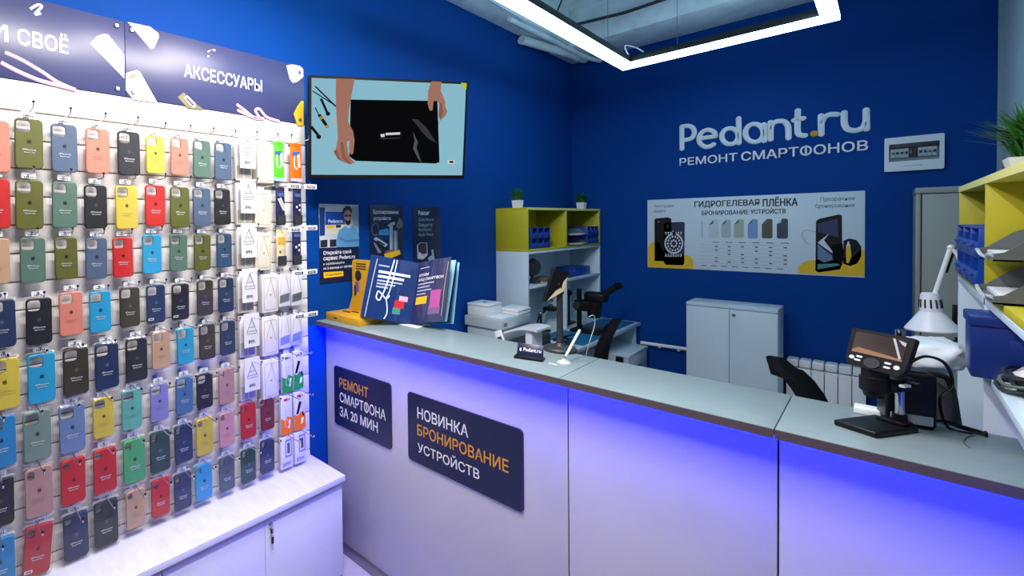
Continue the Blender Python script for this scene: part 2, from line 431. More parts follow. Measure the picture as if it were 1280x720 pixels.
picture('printed_phone_picture', tR, FH, [([c1(755, 440), c1(820, 420), c1(840, 432), c1(945, 618), c1(800, 598), c1(755, 540)], M_pwl),
        ([c1(768, 452), c1(808, 438), c1(822, 462), c1(784, 476)], M_mustard)])
picture('printed_case_picture', tR, FH, [([c1(765, 132), c1(900, 160), c1(950, 200), c1(955, 222), c1(922, 292), c1(905, 296)], M_pink)])
picture('printed_earphone_picture', tR, FH, [([c2(985, 232), c2(1025, 224), c2(1080, 235), c2(1102, 262), c2(1102, 310), c2(1060, 345), c2(1030, 352), c2(1008, 325)], M_pwl)])
picture('printed_case_picture', tR, FH, [([c2(1035, 565), c2(1060, 515), c2(1090, 475), c2(1104, 480), c2(1104, 650), c2(1062, 648)], M_yprint)])
picture('printed_reader_picture', tR, FH, [([c2(232, 450), c2(275, 418), c2(360, 500), c2(418, 540), c2(300, 525)], M_mustard), ([c2(275, 455), c2(300, 440), c2(360, 500), c2(345, 528)], M_pw), ([c2(290, 465), c2(300, 455), c2(348, 505), c2(340, 515)], M_head)])
picture('printed_buds_picture', tR, FH, [([c2(438, 135), c2(460, 122), c2(462, 128), c2(446, 140), c2(458, 148)], M_ink), ([c2(470, 122), c2(485, 118), c2(495, 128), c2(488, 134)], M_ink), ([c2(440, 160), c2(452, 164), c2(450, 174), c2(440, 172)], M_ink)])
def cable(t, F, pts, r, m):
    P = []
    for p in pts:
        q = onframe(F, *p); P.append(F @ Vector((q[0], q[1], 0.001)))
    return MB().tube(bez(P, 6), r, m, 6, flat=F.col[2].to_3d()).build('printed_cable_picture', t)
cable(tL, FH, [c1(30, 315), c1(130, 360), c1(250, 430), c1(340, 490), c1(440, 535)], 0.006, M_pink)
cable(tL, FH, [c1(5, 375), c1(90, 420), c1(190, 465), c1(260, 490), c1(380, 520), c1(455, 540)], 0.0065, M_pink)
cable(tL, FH, [c1(180, 55), c1(225, 30), c1(250, 40), c1(210, 85), c1(245, 80)], 0.004, M_pw)
cable(tR, FH, [c2(640, 500), c2(700, 545), c2(760, 590), c2(830, 600)], 0.006, M_pink)
cable(tR, FH, [c2(645, 540), c2(740, 585), c2(800, 600), c2(770, 545), c2(800, 535), c2(850, 590), c2(935, 618)], 0.006, M_pink)
for (tt, px, py) in ((tL, *c1(699, 155)), (tL, *c1(705, 533)), (tR, *c1(790, 182)), (tR, *c1(800, 552)), (tR, *c2(1077, 280)), (tR, *c2(1078, 608))):
    q = hp_(px, py); p = FH @ Vector((q[0], q[1], 0))
    MB().lathe([(0.0085, 0), (0.0085, 0.003), (0.006, 0.006)], M_steel, 16, FR(p, (0, 1, 0), (0, 0, 1))).build('bolt_cap', tt)

# low cabinets under the board
CXF = -1.505
for (ya, yb, lab) in ((0.546, 1.34, 'white low cabinet with a lock and key in its right door'), (-0.2, 0.544, 'white low cabinet at the left edge of the photo without a visible key')):
    t = thing('low_cabinet', lab, 'cabinet', ((WX+CXF)/2, (ya+yb)/2, 0))
    mb = MB(); mb.box((WX+0.002, ya, 0.03), (CXF-0.019, yb, 0.448), M_white, 0.001); mb.box((WX+0.02, ya+0.01, 0), (CXF-0.05, yb-0.01, 0.03), M_dgrey); mb.build('body', t)
    ym = 0.942 if ya > 0.3 else 0.17
    for (p, q) in ((ya+0.001, ym-0.001), (ym+0.001, yb-0.001)):
        d = MB().box((CXF-0.018, p, 0.032), (CXF, q, 0.425), M_white, 0.001).build('door', t)
        if ya > 0.3 and p > 0.9:
            MB().lathe([(0.010, 0), (0.010, 0.004), (0.008, 0.006)], M_chrome, 16, FR((CXF, 0.968, 0.425-0.018), (0, 1, 0), (0, 0, 1))).build('lock', d)
            k = MB(); k.box((CXF+0.004, 0.9665, 0.385), (CXF+0.016, 0.9695, 0.42), M_chrome, 0.001); k.box((CXF+0.006, 0.962, 0.378), (CXF+0.012, 0.975, 0.395), M_black, 0.003)
            k.box((CXF+0.008, 0.964, 0.338), (CXF+0.012, 0.975, 0.364), M_black, 0.003); k.tube([(CXF+0.01, 0.97, 0.38), (CXF+0.01, 0.969, 0.362)], 0.001, M_chrome, 6); k.box((CXF+0.009, 0.968, 0.315), (CXF+0.011, 0.972, 0.34), M_chrome)
            k.build('key', d)
tag(MB().box((WX+0.001, -0.205, 0.449), (-1.487, 1.343, 0.474), M_cabtop, 0.0015).build('cabinet_top'), 'long white marbled top board lying across the low cabinets', 'worktop')

# ================================================================ PHONE CASES ON HOOKS
# (colour, distance along the wall, height, case height), one list per hook row from the top
ROWS = [
    [('salmon', 0.139, 1.808, 0.153), ('olive green', 0.226, 1.823, 0.153), ('slate blue', 0.323, 1.818, 0.153), ('salmon', 0.422, 1.818, 0.15), ('black', 0.523, 1.818, 0.152), ('yellow', 0.615, 1.821, 0.134), ('salmon', 0.706, 1.822, 0.138), ('sage green', 0.795, 1.82, 0.143), ('slate blue', 0.885, 1.818, 0.148)],
    [('red', 0.138, 1.638, 0.147), ('olive green', 0.223, 1.636, 0.151), ('sage green', 0.32, 1.637, 0.147), ('black', 0.412, 1.632, 0.144), ('yellow', 0.511, 1.631, 0.15), ('red', 0.611, 1.639, 0.147), ('olive green', 0.703, 1.634, 0.15), ('slate blue', 0.791, 1.635, 0.147), ('black', 0.878, 1.637, 0.141)],
    [('beige', 0.136, 1.467, 0.135), ('sage green', 0.228, 1.465, 0.139), ('olive green', 0.32, 1.466, 0.134), ('slate blue', 0.41, 1.46, 0.137), ('red', 0.495, 1.459, 0.137), ('cyan', 0.595, 1.465, 0.139), ('sage green', 0.694, 1.465, 0.137), ('olive green', 0.789, 1.461, 0.138), ('dusty blue', 0.882, 1.464, 0.134)],
    [('navy', 0.144, 1.28, 0.143), ('black', 0.24, 1.274, 0.144), ('salmon', 0.33, 1.286, 0.14), ('cyan', 0.418, 1.281, 0.137), ('dark olive', 0.514, 1.284, 0.137), ('navy', 0.605, 1.284, 0.137), ('black', 0.697, 1.281, 0.134), ('dark olive', 0.796, 1.285, 0.135), ('navy', 0.886, 1.286, 0.136)],
    [('yellow', 0.147, 1.099, 0.153), ('cyan', 0.243, 1.096, 0.153), ('dark olive', 0.34, 1.096, 0.153), ('navy', 0.435, 1.094, 0.153), ('black', 0.533, 1.097, 0.15), ('beige', 0.62, 1.114, 0.134), ('cyan', 0.713, 1.113, 0.134), ('dark olive', 0.802, 1.113, 0.134), ('navy', 0.89, 1.114, 0.134)],
    [('sky blue', 0.134, 0.927, 0.152), ('pale sage', 0.227, 0.92, 0.153), ('light steel blue', 0.325, 0.913, 0.153), ('yellow', 0.42, 0.923, 0.134), ('mint', 0.513, 0.926, 0.139), ('lilac', 0.61, 0.926, 0.134), ('steel blue', 0.705, 0.928, 0.137), ('black', 0.787, 0.925, 0.134), ('dusty pink', 0.881, 0.922, 0.14)],
    [('black', 0.128, 0.747, 0.141), ('dusty pink', 0.228, 0.744, 0.153), ('red', 0.324, 0.742, 0.147), ('red', 0.421, 0.743, 0.149), ('mint green', 0.518, 0.744, 0.152), ('dark green', 0.609, 0.746, 0.147), ('navy', 0.698, 0.748, 0.141), ('yellow', 0.783, 0.749, 0.142), ('pink', 0.878, 0.749, 0.136), ('red', 0.978, 0.756, 0.145), ('dark red', 1.071, 0.757, 0.134)],
    [('sky blue', 0.123, 0.565, 0.153), ('coral red', 0.22, 0.564, 0.153), ('navy', 0.328, 0.56, 0.149), ('charcoal', 0.421, 0.563, 0.153), ('beige', 0.518, 0.574, 0.134), ('red', 0.607, 0.579, 0.137), ('navy', 0.691, 0.57, 0.136), ('cyan', 0.776, 0.574, 0.139), ('grey green', 0.875, 0.572, 0.137), ('dark green', 0.974, 0.57, 0.139), ('navy', 1.067, 0.579, 0.142)],
]

CCOL = {'salmon': (240, 150, 124), 'olive green': (104, 110, 30), 'slate blue': (88, 112, 142), 'black': (30, 34, 37), 'yellow': (234, 214, 72), 'red': (222, 34, 30),
        'sage green': (96, 134, 116), 'beige': (218, 180, 142), 'dusty blue': (56, 92, 124), 'navy': (36, 58, 96), 'cyan': (40, 178, 226), 'dark olive': (66, 62, 40),
        'sky blue': (36, 150, 208), 'pale sage': (130, 160, 144), 'light steel blue': (120, 150, 190), 'mint': (110, 200, 178), 'lilac': (152, 152, 214), 'steel blue': (78, 128, 172),
        'dusty pink': (206, 160, 148), 'mint green': (82, 192, 116), 'dark green': (36, 80, 68), 'pink': (232, 172, 170), 'dark red': (140, 28, 42), 'coral red': (204, 54, 60),
        'charcoal': (40, 54, 52), 'grey green': (84, 104, 112)}
ORD = ['top', 'second', 'third', 'fourth', 'fifth', 'sixth', 'seventh', 'bottom']
HC, WC = 0.145, 0.0712
FX0 = FR((0, 0, 0), (0, 1, 0), (0, 0, 1))       # local: u along the wall, v up, n out of the wall
def rounded_plate(w, h, r, z0, z1, m, hole=None, soft=0.003):
    mb = MB()
    mb.prism(rrect(-w/2, -h/2, w/2, h/2, r, 6), z0, z1-soft, m, FX0, holes=[hole] if hole else [])
    # softened front edge
    o = rrect(-w/2, -h/2, w/2, h/2, r, 6); i = rrect(-w/2+soft, -h/2+soft, w/2-soft, h/2-soft, r-soft, 6); n = len(o)
    vs = [(p[0], p[1], z1-soft) for p in o]+[(p[0], p[1], z1-soft*0.3) for p in [((a[0]*0.35+b[0]*0.65), (a[1]*0.35+b[1]*0.65)) for a, b in zip(i, o)]]+[(p[0], p[1], z1) for p in i]
    fs = []
    for L in (0, 1):
        for k in range(n): k2 = (k+1) % n; fs.append([L*n+k, L*n+k2, (L+1)*n+k2, (L+1)*n+k])
    mb.add(vs, fs, m, FX0)
    mb.prism(i, z1-0.0002, z1, m, FX0, holes=[hole] if hole else [])
    if hole:
        # raised rim and walls of the camera opening
        n = len(hole); vs = [(p[0], p[1], z0) for p in hole]+[(p[0], p[1], z1) for p in hole]
        mb.add(vs, [[k, (k+1) % n, n+(k+1) % n, n+k] for k in range(n)], m, FX0)
    return mb
def fruit(s):                                   # small apple outline mark
    body = [(0, .30), (.12, .36), (.28, .36), (.40, .26), (.33, .12), (.32, -.04), (.42, -.18), (.34, -.36), (.20, -.50), (.08, -.48), (0, -.45), (-.08, -.48), (-.20, -.50), (-.36, -.34), (-.44, -.08), (-.42, .16), (-.30, .33), (-.14, .36)]
    leaf = [(0.0, .42), (.02, .56), (.16, .66), (.16, .54), (.08, .45)]
    return [(x*s, y*s) for x, y in body], [(x*s, y*s) for x, y in leaf]
CASE_MESH = {}
M_rim = mat('milky_package_edge', (240, 240, 236), 0.25, alpha=0.28)
M_logo_d = mat('dark_mark', (30, 32, 30), 0.4); M_case_txt = mat('case_print', (220, 224, 220), 0.5)
M_tagp = mat('price_paper', (226, 228, 232), 0.6); M_tagd = mat('tag_print', (36, 38, 52), 0.6)
def case_meshes(kind, big):
    key = (kind, big)
    if key in CASE_MESH: return CASE_MESH[key]
    c = tuple(v*0.88 for v in CCOL[kind]); m = mat('silicone_'+kind.replace(' ', '_'), c, 0.55, var=0.02, scale=30)
    hole = rrect(-0.0305, 0.0270, 0.0070, 0.0665, 0.0095, 5) if big else rrect(-0.0300, 0.0400, -0.0120, 0.0665, 0.0075, 5)
    if big: hole = rrect(-0.0310, 0.0330, 0.0040, 0.0665, 0.0095, 5)
    o1 = rounded_plate(WC, HC, 0.0125, -0.009, 0.0, m, hole).build('silicone_shell')
    lum = sum(c)/3
    mk = mat('case_mark_'+kind.replace(' ', '_'), tuple(v*0.45 for v in c) if lum > 60 else tuple(v+45 for v in c), 0.35)
    b, l = fruit(0.0125)
    mb = MB(); mb.prism([(x, y+0.006) for x, y in b], 0.0001, 0.0005, mk, FX0); mb.prism([(x, y+0.006) for x, y in l], 0.0001, 0.0005, mk, FX0)
    o2 = mb.build('logo')
    mt = M_case_txt if lum < 135 else mat('case_print_'+kind.replace(' ', '_'), tuple(min(255, v*0.8+60) for v in c), 0.5)
    mb = MB(); put_text(mb, 'iPhone', -0.0165, -0.0205, 0.033, 0.0052, mt, FX0, 0.0005, 0.03); put_text(mb, 'Silicone Case', -0.0135, -0.0275, 0.027, 0.0042, mt, FX0, 0.0005, 0.02)
    o3 = mb.build('lettering')
    res = (o1.data, o2.data, o3.data)
    for o in (o1, o2, o3): bpy.data.objects.remove(o)
    CASE_MESH[key] = res; return res
# prototype parts: clear package and hang tab
def pack_mesh():
    mb = MB(); w, h, d = WC+0.010, HC+0.010, 0.020
    o = rrect(-w/2, -h/2-0.003, w/2, h/2, 0.011, 4); n = len(o)
    i = [(x*0.95, y*0.965-0.001) for x, y in o]
    vs = [(x, y, -d+0.004) for x, y in o]+[(x, y, 0.000) for x, y in o]+[(x, y, 0.003) for x, y in i]
    fs = [[L*n+k, L*n+(k+1) % n, (L+1)*n+(k+1) % n, (L+1)*n+k] for L in (0, 1) for k in range(n)]+[[2*n+k for k in range(n)]]
    mb.add(vs, fs[n:], M_clear, FX0); mb.add(vs, fs[:n], M_rim, FX0)
    return mb
pk = pack_mesh().build('clear_package')
mb = MB(); mb.prism(rrect(-0.019, HC/2+0.0055, 0.019, HC/2+0.0225, 0.004), -0.012, -0.0112, M_milky, FX0, holes=[ell(0, HC/2+0.016, 0.0045, 0.003, 10)])
hang = mb.build('hang_tab')
mb = MB(); mb.prism(rrect(-0.015, HC/2+0.006, 0.015, HC/2+0.0135, 0.001), -0.0110, -0.0106, M_tagp, FX0)
for k in range(5): mb.prism(rrect(-0.0125+k*0.0052, HC/2+0.0075, -0.009+k*0.0052, HC/2+0.012, 0.0004, 1), -0.0105, -0.0103, M_tagd, FX0)
stick = mb.build('price_sticker')
mb = MB(); mb.box((-0.031, -0.060, -0.0), (-0.011, -0.0515, 0.0006), M_tagp, M=FX0); mb.box((-0.028, -0.0575, 0.0005), (-0.014, -0.054, 0.0008), M_tagd, M=FX0)
whitest = mb.build('white_sticker')
proto = [pk, hang, stick]
# hook prototype
def hook_mesh(x_out):
    mb = MB()
    mb.box((0.0, -0.008, -0.009), (0.004, 0.008, 0.006), M_steel, 0.001)
    mb.tube([(0.003, 0, 0), (x_out-0.004, 0, 0.0005), (x_out, 0, 0.003), (x_out+0.003, 0, 0.013)], 0.0021, M_chrome, 6)
    return mb
hk = hook_mesh(0.146).build('wire'); tip = MB().ball((0.149, 0, 0.0145), 0.0040, M_black, 8).build('rubber_tip')
hs_ = hook_mesh(0.150).build('wire_long')
def put_hook(y, z, label, plate_=False, out=None):
    t = thing('display_hook', label, 'hook', (BX, y, z), 0, 'wire hooks on the display board')
    for o in (hk, tip): child(o, t)
    if plate_:
        mb = MB(); mb.box((0.1515, -0.034, -0.012), (0.1530, 0.034, 0.008), M_tagp, 0.0005); mb.box((0.1531, -0.018, -0.009), (0.1534, 0.024, 0.002), M_tagd)
        for k in range(4): mb.box((0.1535, -0.012+k*0.008, -0.006), (0.1537, -0.008+k*0.008, -0.001), M_tagp)
        mb.build('label_plate', t, local=True)
    return t
CASES = 'phone cases hanging on the display board'
for ri, row in enumerate(ROWS):
    for ci, (kind, y, z, h) in enumerate(row):
        L = row[ci-1][0] if ci else None; Rr = row[ci+1][0] if ci+1 < len(row) else None
        nb = 'between %s and %s' % (L, Rr) if L and Rr else ('leftmost beside %s' % Rr if Rr else 'last beside %s' % L)
        lab = '%s silicone phone case, %s row, %s' % (kind, ORD[ri], nb)
        big = ri < 6
        if ri == 5 and ci >= 7: big = ci == 7
        a, b_, c_ = case_meshes(kind, big)
        rx = random.uniform(-0.012, 0.012)
        t = thing('phone_case', lab, 'phone case', (-1.67, y, z), 0, CASES); t.scale = (h/HC, h/HC, h/HC); t.rotation_euler = (rx, 0, 0)
        if (ri, ci) == (7, 1): t.rotation_euler = (-0.09, 0, 0)
        for me, nm in ((a, 'silicone_shell'), (b_, 'logo'), (c_, 'lettering')):
            o = bpy.data.objects.new(nm, me); COL.objects.link(o); o.parent = t
        for o in proto: child(o, t)
        if (ri, ci) in ((3, 5), (3, 6), (7, 1)): child(whitest, t)
        put_hook(y, z+(HC/2+0.0165)*h/HC-0.0045*0.3, 'hook for %s case, %s row, %s' % (kind, ORD[ri], nb))

# ---------------------------------------------------------------- other packs on the board
# columns: film packs with cards, white case boxes, cable bags
M_paper = mat('white_card', (212, 212, 214), 0.5); M_filmback = mat('beige_film_back', (176, 168, 150), 0.5); M_txtg = mat('grey_print', (84, 86, 92), 0.6)
CARD = [(0.980, 1.862), (0.980, 1.681), (0.979, 1.501), (0.979, 1.319), (0.984, 1.135), (0.983, 0.955)]
for i, (y, z) in enumerate(CARD):
    t = thing('screen_film_pack', 'white screen film pack with a price card, %s hook row, right of the cases' % ORD[i], 'film pack', (-1.672, y, z), 0, 'film packs with price cards')
    mb = MB(); mb.box((-0.024, -0.037, -0.115), (-0.006, 0.037, 0.055), M_paper, 0.002)
    mb.box((-0.0062, -0.034, -0.108), (-0.0052, -0.004, -0.055), M_filmback); mb.box((-0.0062, 0.004, -0.108), (-0.0052, 0.034, -0.055), M_filmback)
    mb.build('pack', t, local=True)
    cd = MB(); cd.prism(rrect(-0.036, -0.069, 0.036, 0.069, 0.003), 0.026, 0.0275, M_paper, FX0)
    for (x0, z0, x1, z1) in ((0, .045, -.024, -.01), (0, .045, .024, -.01), (-.014, .012, .014, .012), (-.020, -.004, .020, -.004), (-.024, -.014, .024, -.014)):
        cd.tube([(0.0277, x0, z0), (0.0277, x1, z1)], 0.0010, M_txtg, 5)
    put_text(cd, '890.', -0.016, -0.052, 0.032, 0.0125, M_txtg, FX0, 0.0278, 0.03)
    cd.build('price_card', t, local=True)
    put_hook(y, z+0.052, 'chrome wire hook with the white price card in the %s row' % ORD[i])
WB = [(1.079, 1.823, .165), (1.063, 1.632, .157), (1.060, 1.452, .158), (1.089, 1.273, .162), (1.087, 1.091, .165), (1.085, 0.908, .165)]
M_ivory = mat('ivory_card_box', (214, 206, 184), 0.5)
for i, (y, z, h) in enumerate(WB):
    t = thing('case_box', 'ivory boxed phone case with a thin gold outline, %s hook row' % ORD[i], 'box', (-1.665, y, z), 0, 'ivory boxed cases')
    MB().box((-0.040, -0.040, -h/2), (0.0, 0.040, h/2), M_ivory if i < 3 else M_paper, 0.002).build('carton', t, local=True)
    mb = MB(); o = rrect(-0.030, -h/2+0.012, 0.032, h/2-0.016, 0.008); mb.tube([(0.0003, p[0], p[1]) for p in o]+[(0.0003, o[0][0], o[0][1])], 0.0010, M_gold, 5)
    for (x0, z0, x1, z1) in ((.004, h/2-.02, -.024, -.02), (.004, h/2-.02, .026, -.02)): mb.tube([(0.0003, x0, z0), (0.0003, x1, z1)], 0.0010, M_gold, 5)
    mb.prism([(-.006, -.004), (.01, -.004), (.002, -.014)], 0.0001, 0.0008, M_gold, FX0)
    mb.build('outline_print', t, local=True)
    MB().box((-0.022, -0.018, h/2-0.001), (-0.020, 0.018, h/2+0.017), M_milky).build('hang_tab', t, local=True)
    put_hook(y, z+h/2+0.012, 'chrome wire hook above the ivory boxed case in the %s row' % ORD[i])
def bag(y, z, w, h, name, label, group, base, extras):
    t = thing(name, label, 'pack', (-1.672, y, z), 0, group)
    mb = MB(); n = 9; vs = []; fs = []
    for sgn in (1, -1):
        for j in range(n):
            v = -h/2+h*j/(n-1); bul = 0.009*math.sin(math.pi*min(1, max(0, j/(n-1))))**0.6
            for i in range(n):
                u = -w/2+w*i/(n-1); g = math.sin(math.pi*i/(n-1))**0.6
                vs.append((u, v, sgn*bul*g+0.0006*sgn+0.0012*math.sin(i*2.1+j*1.7)*g))
    for s_ in (0, 1):
        for j in range(n-1):
            for i in range(n-1):
                a = s_*n*n+j*n+i; q = [a, a+1, a+n+1, a+n]; fs.append(q if s_ == 0 else q[::-1])
    mb.add(vs, fs, base, FX0)
    # sealed edges
    mb.box((-w/2, h/2-0.001, -0.0012), (w/2, h/2+0.013, 0.0012), base, M=FX0); mb.box((-w/2, -h/2-0.006, -0.0012), (w/2, -h/2+0.001, 0.0012), base, M=FX0)
    mb.build('pouch', t, local=True)
    for nm, f in extras:
        mb = MB(); f(mb); mb.build(nm, t, local=True)
    return t
def stripe(x0, z0, x1, z1, r, m, n=0.0105): return lambda mb: mb.tube([(n, x0, z0), (n, x1, z1)], r, m, 6, flat=(1, 0, 0))
def patch(x0, z0, x1, z1, m, n=0.0105): return lambda mb: mb.prism(rrect(x0, z0, x1, z1, 0.002, 2), n-0.004, n, m, FX0)
def wirepic(m, n=0.0108): return lambda mb: mb.tube(bez([(n, -.014, .03), (n, -.016, -.01), (n, -.004, -.028), (n, .006, -.01), (n, .004, .028), (n, .012, .034), (n, .015, -.02)], 5), 0.0022, m, 6, flat=(1, 0, 0))
M_green = mat('lime_pouch', (84, 206, 40), 0.3, coat=0.3); M_or = mat('orange_pouch', (238, 104, 22), 0.3, coat=0.3)
M_navyp = mat('navy_pouch', (34, 36, 74), 0.3, coat=0.3); M_amber = mat('amber_card', (214, 196, 150), 0.4)
M_lbl = mat('blue_label', (60, 90, 150), 0.5); M_red = mat('red_print', (206, 34, 50), 0.5); M_ltb = mat('light_blue_pouch', (150, 205, 225), 0.4)
M_gr2 = mat('green_print', (24, 150, 62), 0.4); M_or2 = mat('orange_print', (240, 112, 24), 0.4); M_lil = mat('lilac_print', (120, 130, 205), 0.4)
CB_ = 'cable packs on the right of the board'
bag(1.149, 1.834, 0.056, 0.150, 'cable_pouch', 'lime green cable pouch in the top hook row beside the orange pouch', CB_, M_green,
    [('label', patch(-.020, .028, .012, .046, M_lbl)), ('cable_window', wirepic(M_ink)), ('footer', patch(-.028, -.081, .028, -.068, M_ltb, 0.006))])
bag(1.241, 1.836, 0.062, 0.150, 'cable_pouch', 'orange cable pouch in the top hook row at the right end', CB_, M_or,
    [('label', patch(-.022, .030, .014, .050, M_lbl)), ('cable_window', wirepic(M_ink)), ('footer', patch(-.030, -.081, .030, -.068, M_pink, 0.006))])
for (y, z, lab, kind) in ((1.154, 1.640, 'dark navy cable pouch with white stripes in the second hook row', 0), (1.245, 1.640, 'narrow dark navy pouch at the right end of the second hook row', 1),
                    (1.238, 1.462, 'dark navy pouch with white dots at the right end of the third row', 1)):
    ex = [('lettering_block', patch(-.018, .045, .012, .060, M_lbl))]
    if kind == 0: ex += [('stripe', stripe(-.016, .035, .012, -.015, .004, M_ink)), ('stripe', stripe(-.006, .04, .018, -.005, .003, M_ink))]
    else: ex += [('dot', patch(-.012, -.004, -.004, .006, M_ink)), ('dot', patch(.004, .004, .012, .014, M_ink)), ('dot', patch(.002, -.018, .010, -.008, M_ink))]
    ex += [('footer', patch(-.021, -.075, .021, -.035, M_dgrey, 0.011))]
    bag(y, z, 0.046, 0.145, 'cable_pouch', lab, CB_, M_navyp, ex)
bag(1.154, 1.458, 0.048, 0.140, 'earphone_pack', 'beige and amber pack above a dark foot in the third hook row', CB_, M_amber,
    [('amber_label', patch(-.018, .022, .018, .052, M_orange)), ('dark_foot', patch(-.022, -.070, .022, -.030, M_dgrey, 0.011)), ('dot', patch(-.014, -.016, -.006, -.006, M_txtg))])
def cardpack(y, z, w, h, label, extras, cat='pack', name='charger_pack', th=0.016):
    t = thing(name, label, cat, (-1.672, y, z), 0, 'flat packs on the right of the board')
    MB().box((-th, -w/2, -h/2), (0, w/2, h/2), M_paper, 0.002).build('carton', t, local=True)
    MB().box((-th/2-0.001, -0.014, h/2-0.001), (-th/2, 0.014, h/2+0.016), M_milky).build('hang_tab', t, local=True)
    for nm, f in extras:
        mb = MB(); f(mb); mb.build(nm, t, local=True)
    return t
for (y, z, rowi, side, m) in ((1.169, 1.276, 3, 'left', M_mgrey), (1.236, 1.273, 3, 'right', M_mgrey), (1.168, 1.092, 4, 'left', M_lil), (1.233, 1.097, 4, 'right', M_lil)):
    cardpack(y, z, 0.062, 0.140, 'white pack with a %s window, %s of the pair in the %s hook row' % ('grey' if rowi == 3 else 'lilac', side, ORD[rowi]),
             [('window', (lambda mb, m=m: mb.prism([(-.027, -.055), (.022, -.047), (.027, -.012), (-.024, -.020)], 0.0, 0.001, m, FX0))),
              ('outline_print', (lambda mb: [mb.tube([(0.0006, -.012, .06), (0.0006, -.024, -.01)], 0.0005, M_txtg, 5), mb.tube([(0.0006, .012, .06), (0.0006, .024, -.01)], 0.0005, M_txtg, 5)]))])
for (y, z, w, rowi, side, m, cn) in ((1.177, 0.910, .056, 5, 'left', M_gr2, 'green'), (1.238, 0.912, .052, 5, 'right', M_gr2, 'green'), (1.169, 0.728, .060, 6, 'left', M_or2, 'orange'), (1.241, 0.728, .060, 6, 'right', M_or2, 'orange')):
    ex = [('coloured_base', (lambda mb, m=m, w=w: mb.prism([(-w/2, -.085), (w/2, -.085), (w/2, -.02), (w*.1, -.008), (-w*.2, -.022), (-w/2, -.012)], 0.0, 0.0008, m, FX0))),
          ('header_print', (lambda mb, cn=cn: [mb.prism(rrect(-.014, .062, .006, .072, .001, 1), 0.0, 0.0008, M_gr2 if cn == 'green' else M_red, FX0), mb.prism(ell(.014, .066, .004, .004, 8), 0.0, 0.0008, M_red, FX0)]))]
    if side == 'left': ex += [('cable_picture', (lambda mb: mb.tube(bez([(0.0012, -.010, .045), (0.0012, -.006, .0), (0.0012, .006, -.03), (0.0012, .014, -.05), (0.0012, -.010, -.045), (0.0012, .008, .03)], 5), 0.0016, M_lgrey, 6, flat=(1, 0, 0)))), ('plug_picture', (lambda mb: mb.prism([(.008, -.062), (.014, -.06), (.020, -.026), (.013, -.024)], 0.0, 0.0014, M_ink, FX0)))]
    else: ex += [('adapter_picture', (lambda mb: [mb.prism([(-.020, -.012), (-.008, -.012), (.010, .038), (-.004, .042)], 0.0, 0.0014, M_black, FX0), mb.prism([(.010, -.012), (.018, -.030), (.024, -.026), (.018, -.006)], 0.0, 0.0014, M_black, FX0)])), ('plug_picture', (lambda mb: mb.prism([(.004, -.062), (.016, -.058), (.020, -.034), (.008, -.036)], 0.0, 0.0016, M_ink, FX0)))]
    cardpack(y, z, w, 0.170, '%s and white cable pack, %s of the pair in the %s hook row' % (cn, side, ORD[rowi]), ex, name='cable_pack')
for (y, side) in ((1.168, 'left'), (1.243, 'right')):
    cardpack(y, 0.562, 0.066, 0.140, 'white charger pack with a lilac frame, %s of the pair in the bottom row' % side,
             [('frame_print', (lambda mb: mb.prism(rrect(-.010, -.022, .026, .056, .004), 0.0, 0.0008, M_lil, FX0, holes=[rrect(-.005, -.014, .021, .048, .003)]))),
              ('device_picture', (lambda mb: mb.prism(rrect(.001, -.006, .015, .040, .003), 0.0, 0.0008, M_txtg, FX0))),
              ('lettering', (lambda mb: put_text(mb, '33W', -.024, -.058, 0.044, 0.016, M_lil, FX0, 0.001, 0.04)))])
for (y, z, k) in ((1.149, 1.922, 0), (1.241, 1.925, 0), (1.154, 1.726, 1), (1.240, 1.726, 1), (1.154, 1.545, 2), (1.240, 1.550, 2), (1.169, 1.362, 3), (1.236, 1.362, 3), (1.168, 1.180, 4), (1.235, 1.180, 4),
                  (1.177, 1.005, 5), (1.238, 1.005, 5), (1.169, 0.822, 6), (1.241, 0.822, 6), (1.168, 0.640, 7), (1.243, 0.640, 7)):
    sd = 'last but one column' if y < 1.2 else 'last column by the blue wall'
    put_hook(y, z, 'chrome wire hook in the %s, %s row' % (sd, ORD[k]), plate_=(k in (1, 2, 3, 4)))
for o in proto+[whitest, hk, tip, hs_]: bpy.data.objects.remove(o)

# ================================================================ TELEVISION
TVW, TVH = 0.73, 0.435
yw, tl = R(29.0), R(6.2)
u = Vector((math.sin(yw), math.cos(yw), 0)); n0 = Vector((math.cos(yw), -math.sin(yw), 0)); v = math.cos(tl)*Vector((0, 0, 1))+math.sin(tl)*n0
TC = Vector((-1.40, 1.5625, 1.979))
FT = FR(TC, u, v)
t = thing('television', 'black framed television tilted on a wall arm showing hands holding a laptop', 'television', TC)
MB().box((-TVW/2, -TVH/2, -0.040), (TVW/2, TVH/2, 0.0), M_blackm, 0.004, FT).build('housing', t)
MB().box((-TVW/2+0.12, -TVH/2+0.05, -0.065), (TVW/2-0.12, TVH/2-0.08, -0.040), M_blackm, 0.006, FT).build('rear_shell', t)
SCR = 0.8
def sc_(n, c): return emis('screen_'+n, c, SCR)
scr = MB().prism([(-TVW/2+0.012, -TVH/2+0.016), (TVW/2-0.012, -TVH/2+0.016), (TVW/2-0.012, TVH/2-0.012), (-TVW/2+0.012, TVH/2-0.012)], 0.0, 0.0006, sc_('desk', (150, 204, 222)), FT).build('screen', t)
def ct(x, y): return (380+x/4.5, 80+y/4.5)
def scr_poly(name, polys, base=0.0007):
    mb = MB()
    for i, (pts, m) in enumerate(polys):
        mb.prism([onframe(FT, *ct(*p)) for p in pts], base+0.0002*i, base+0.0002*i+0.0001, m, FT)
    return mb.build(name, scr)
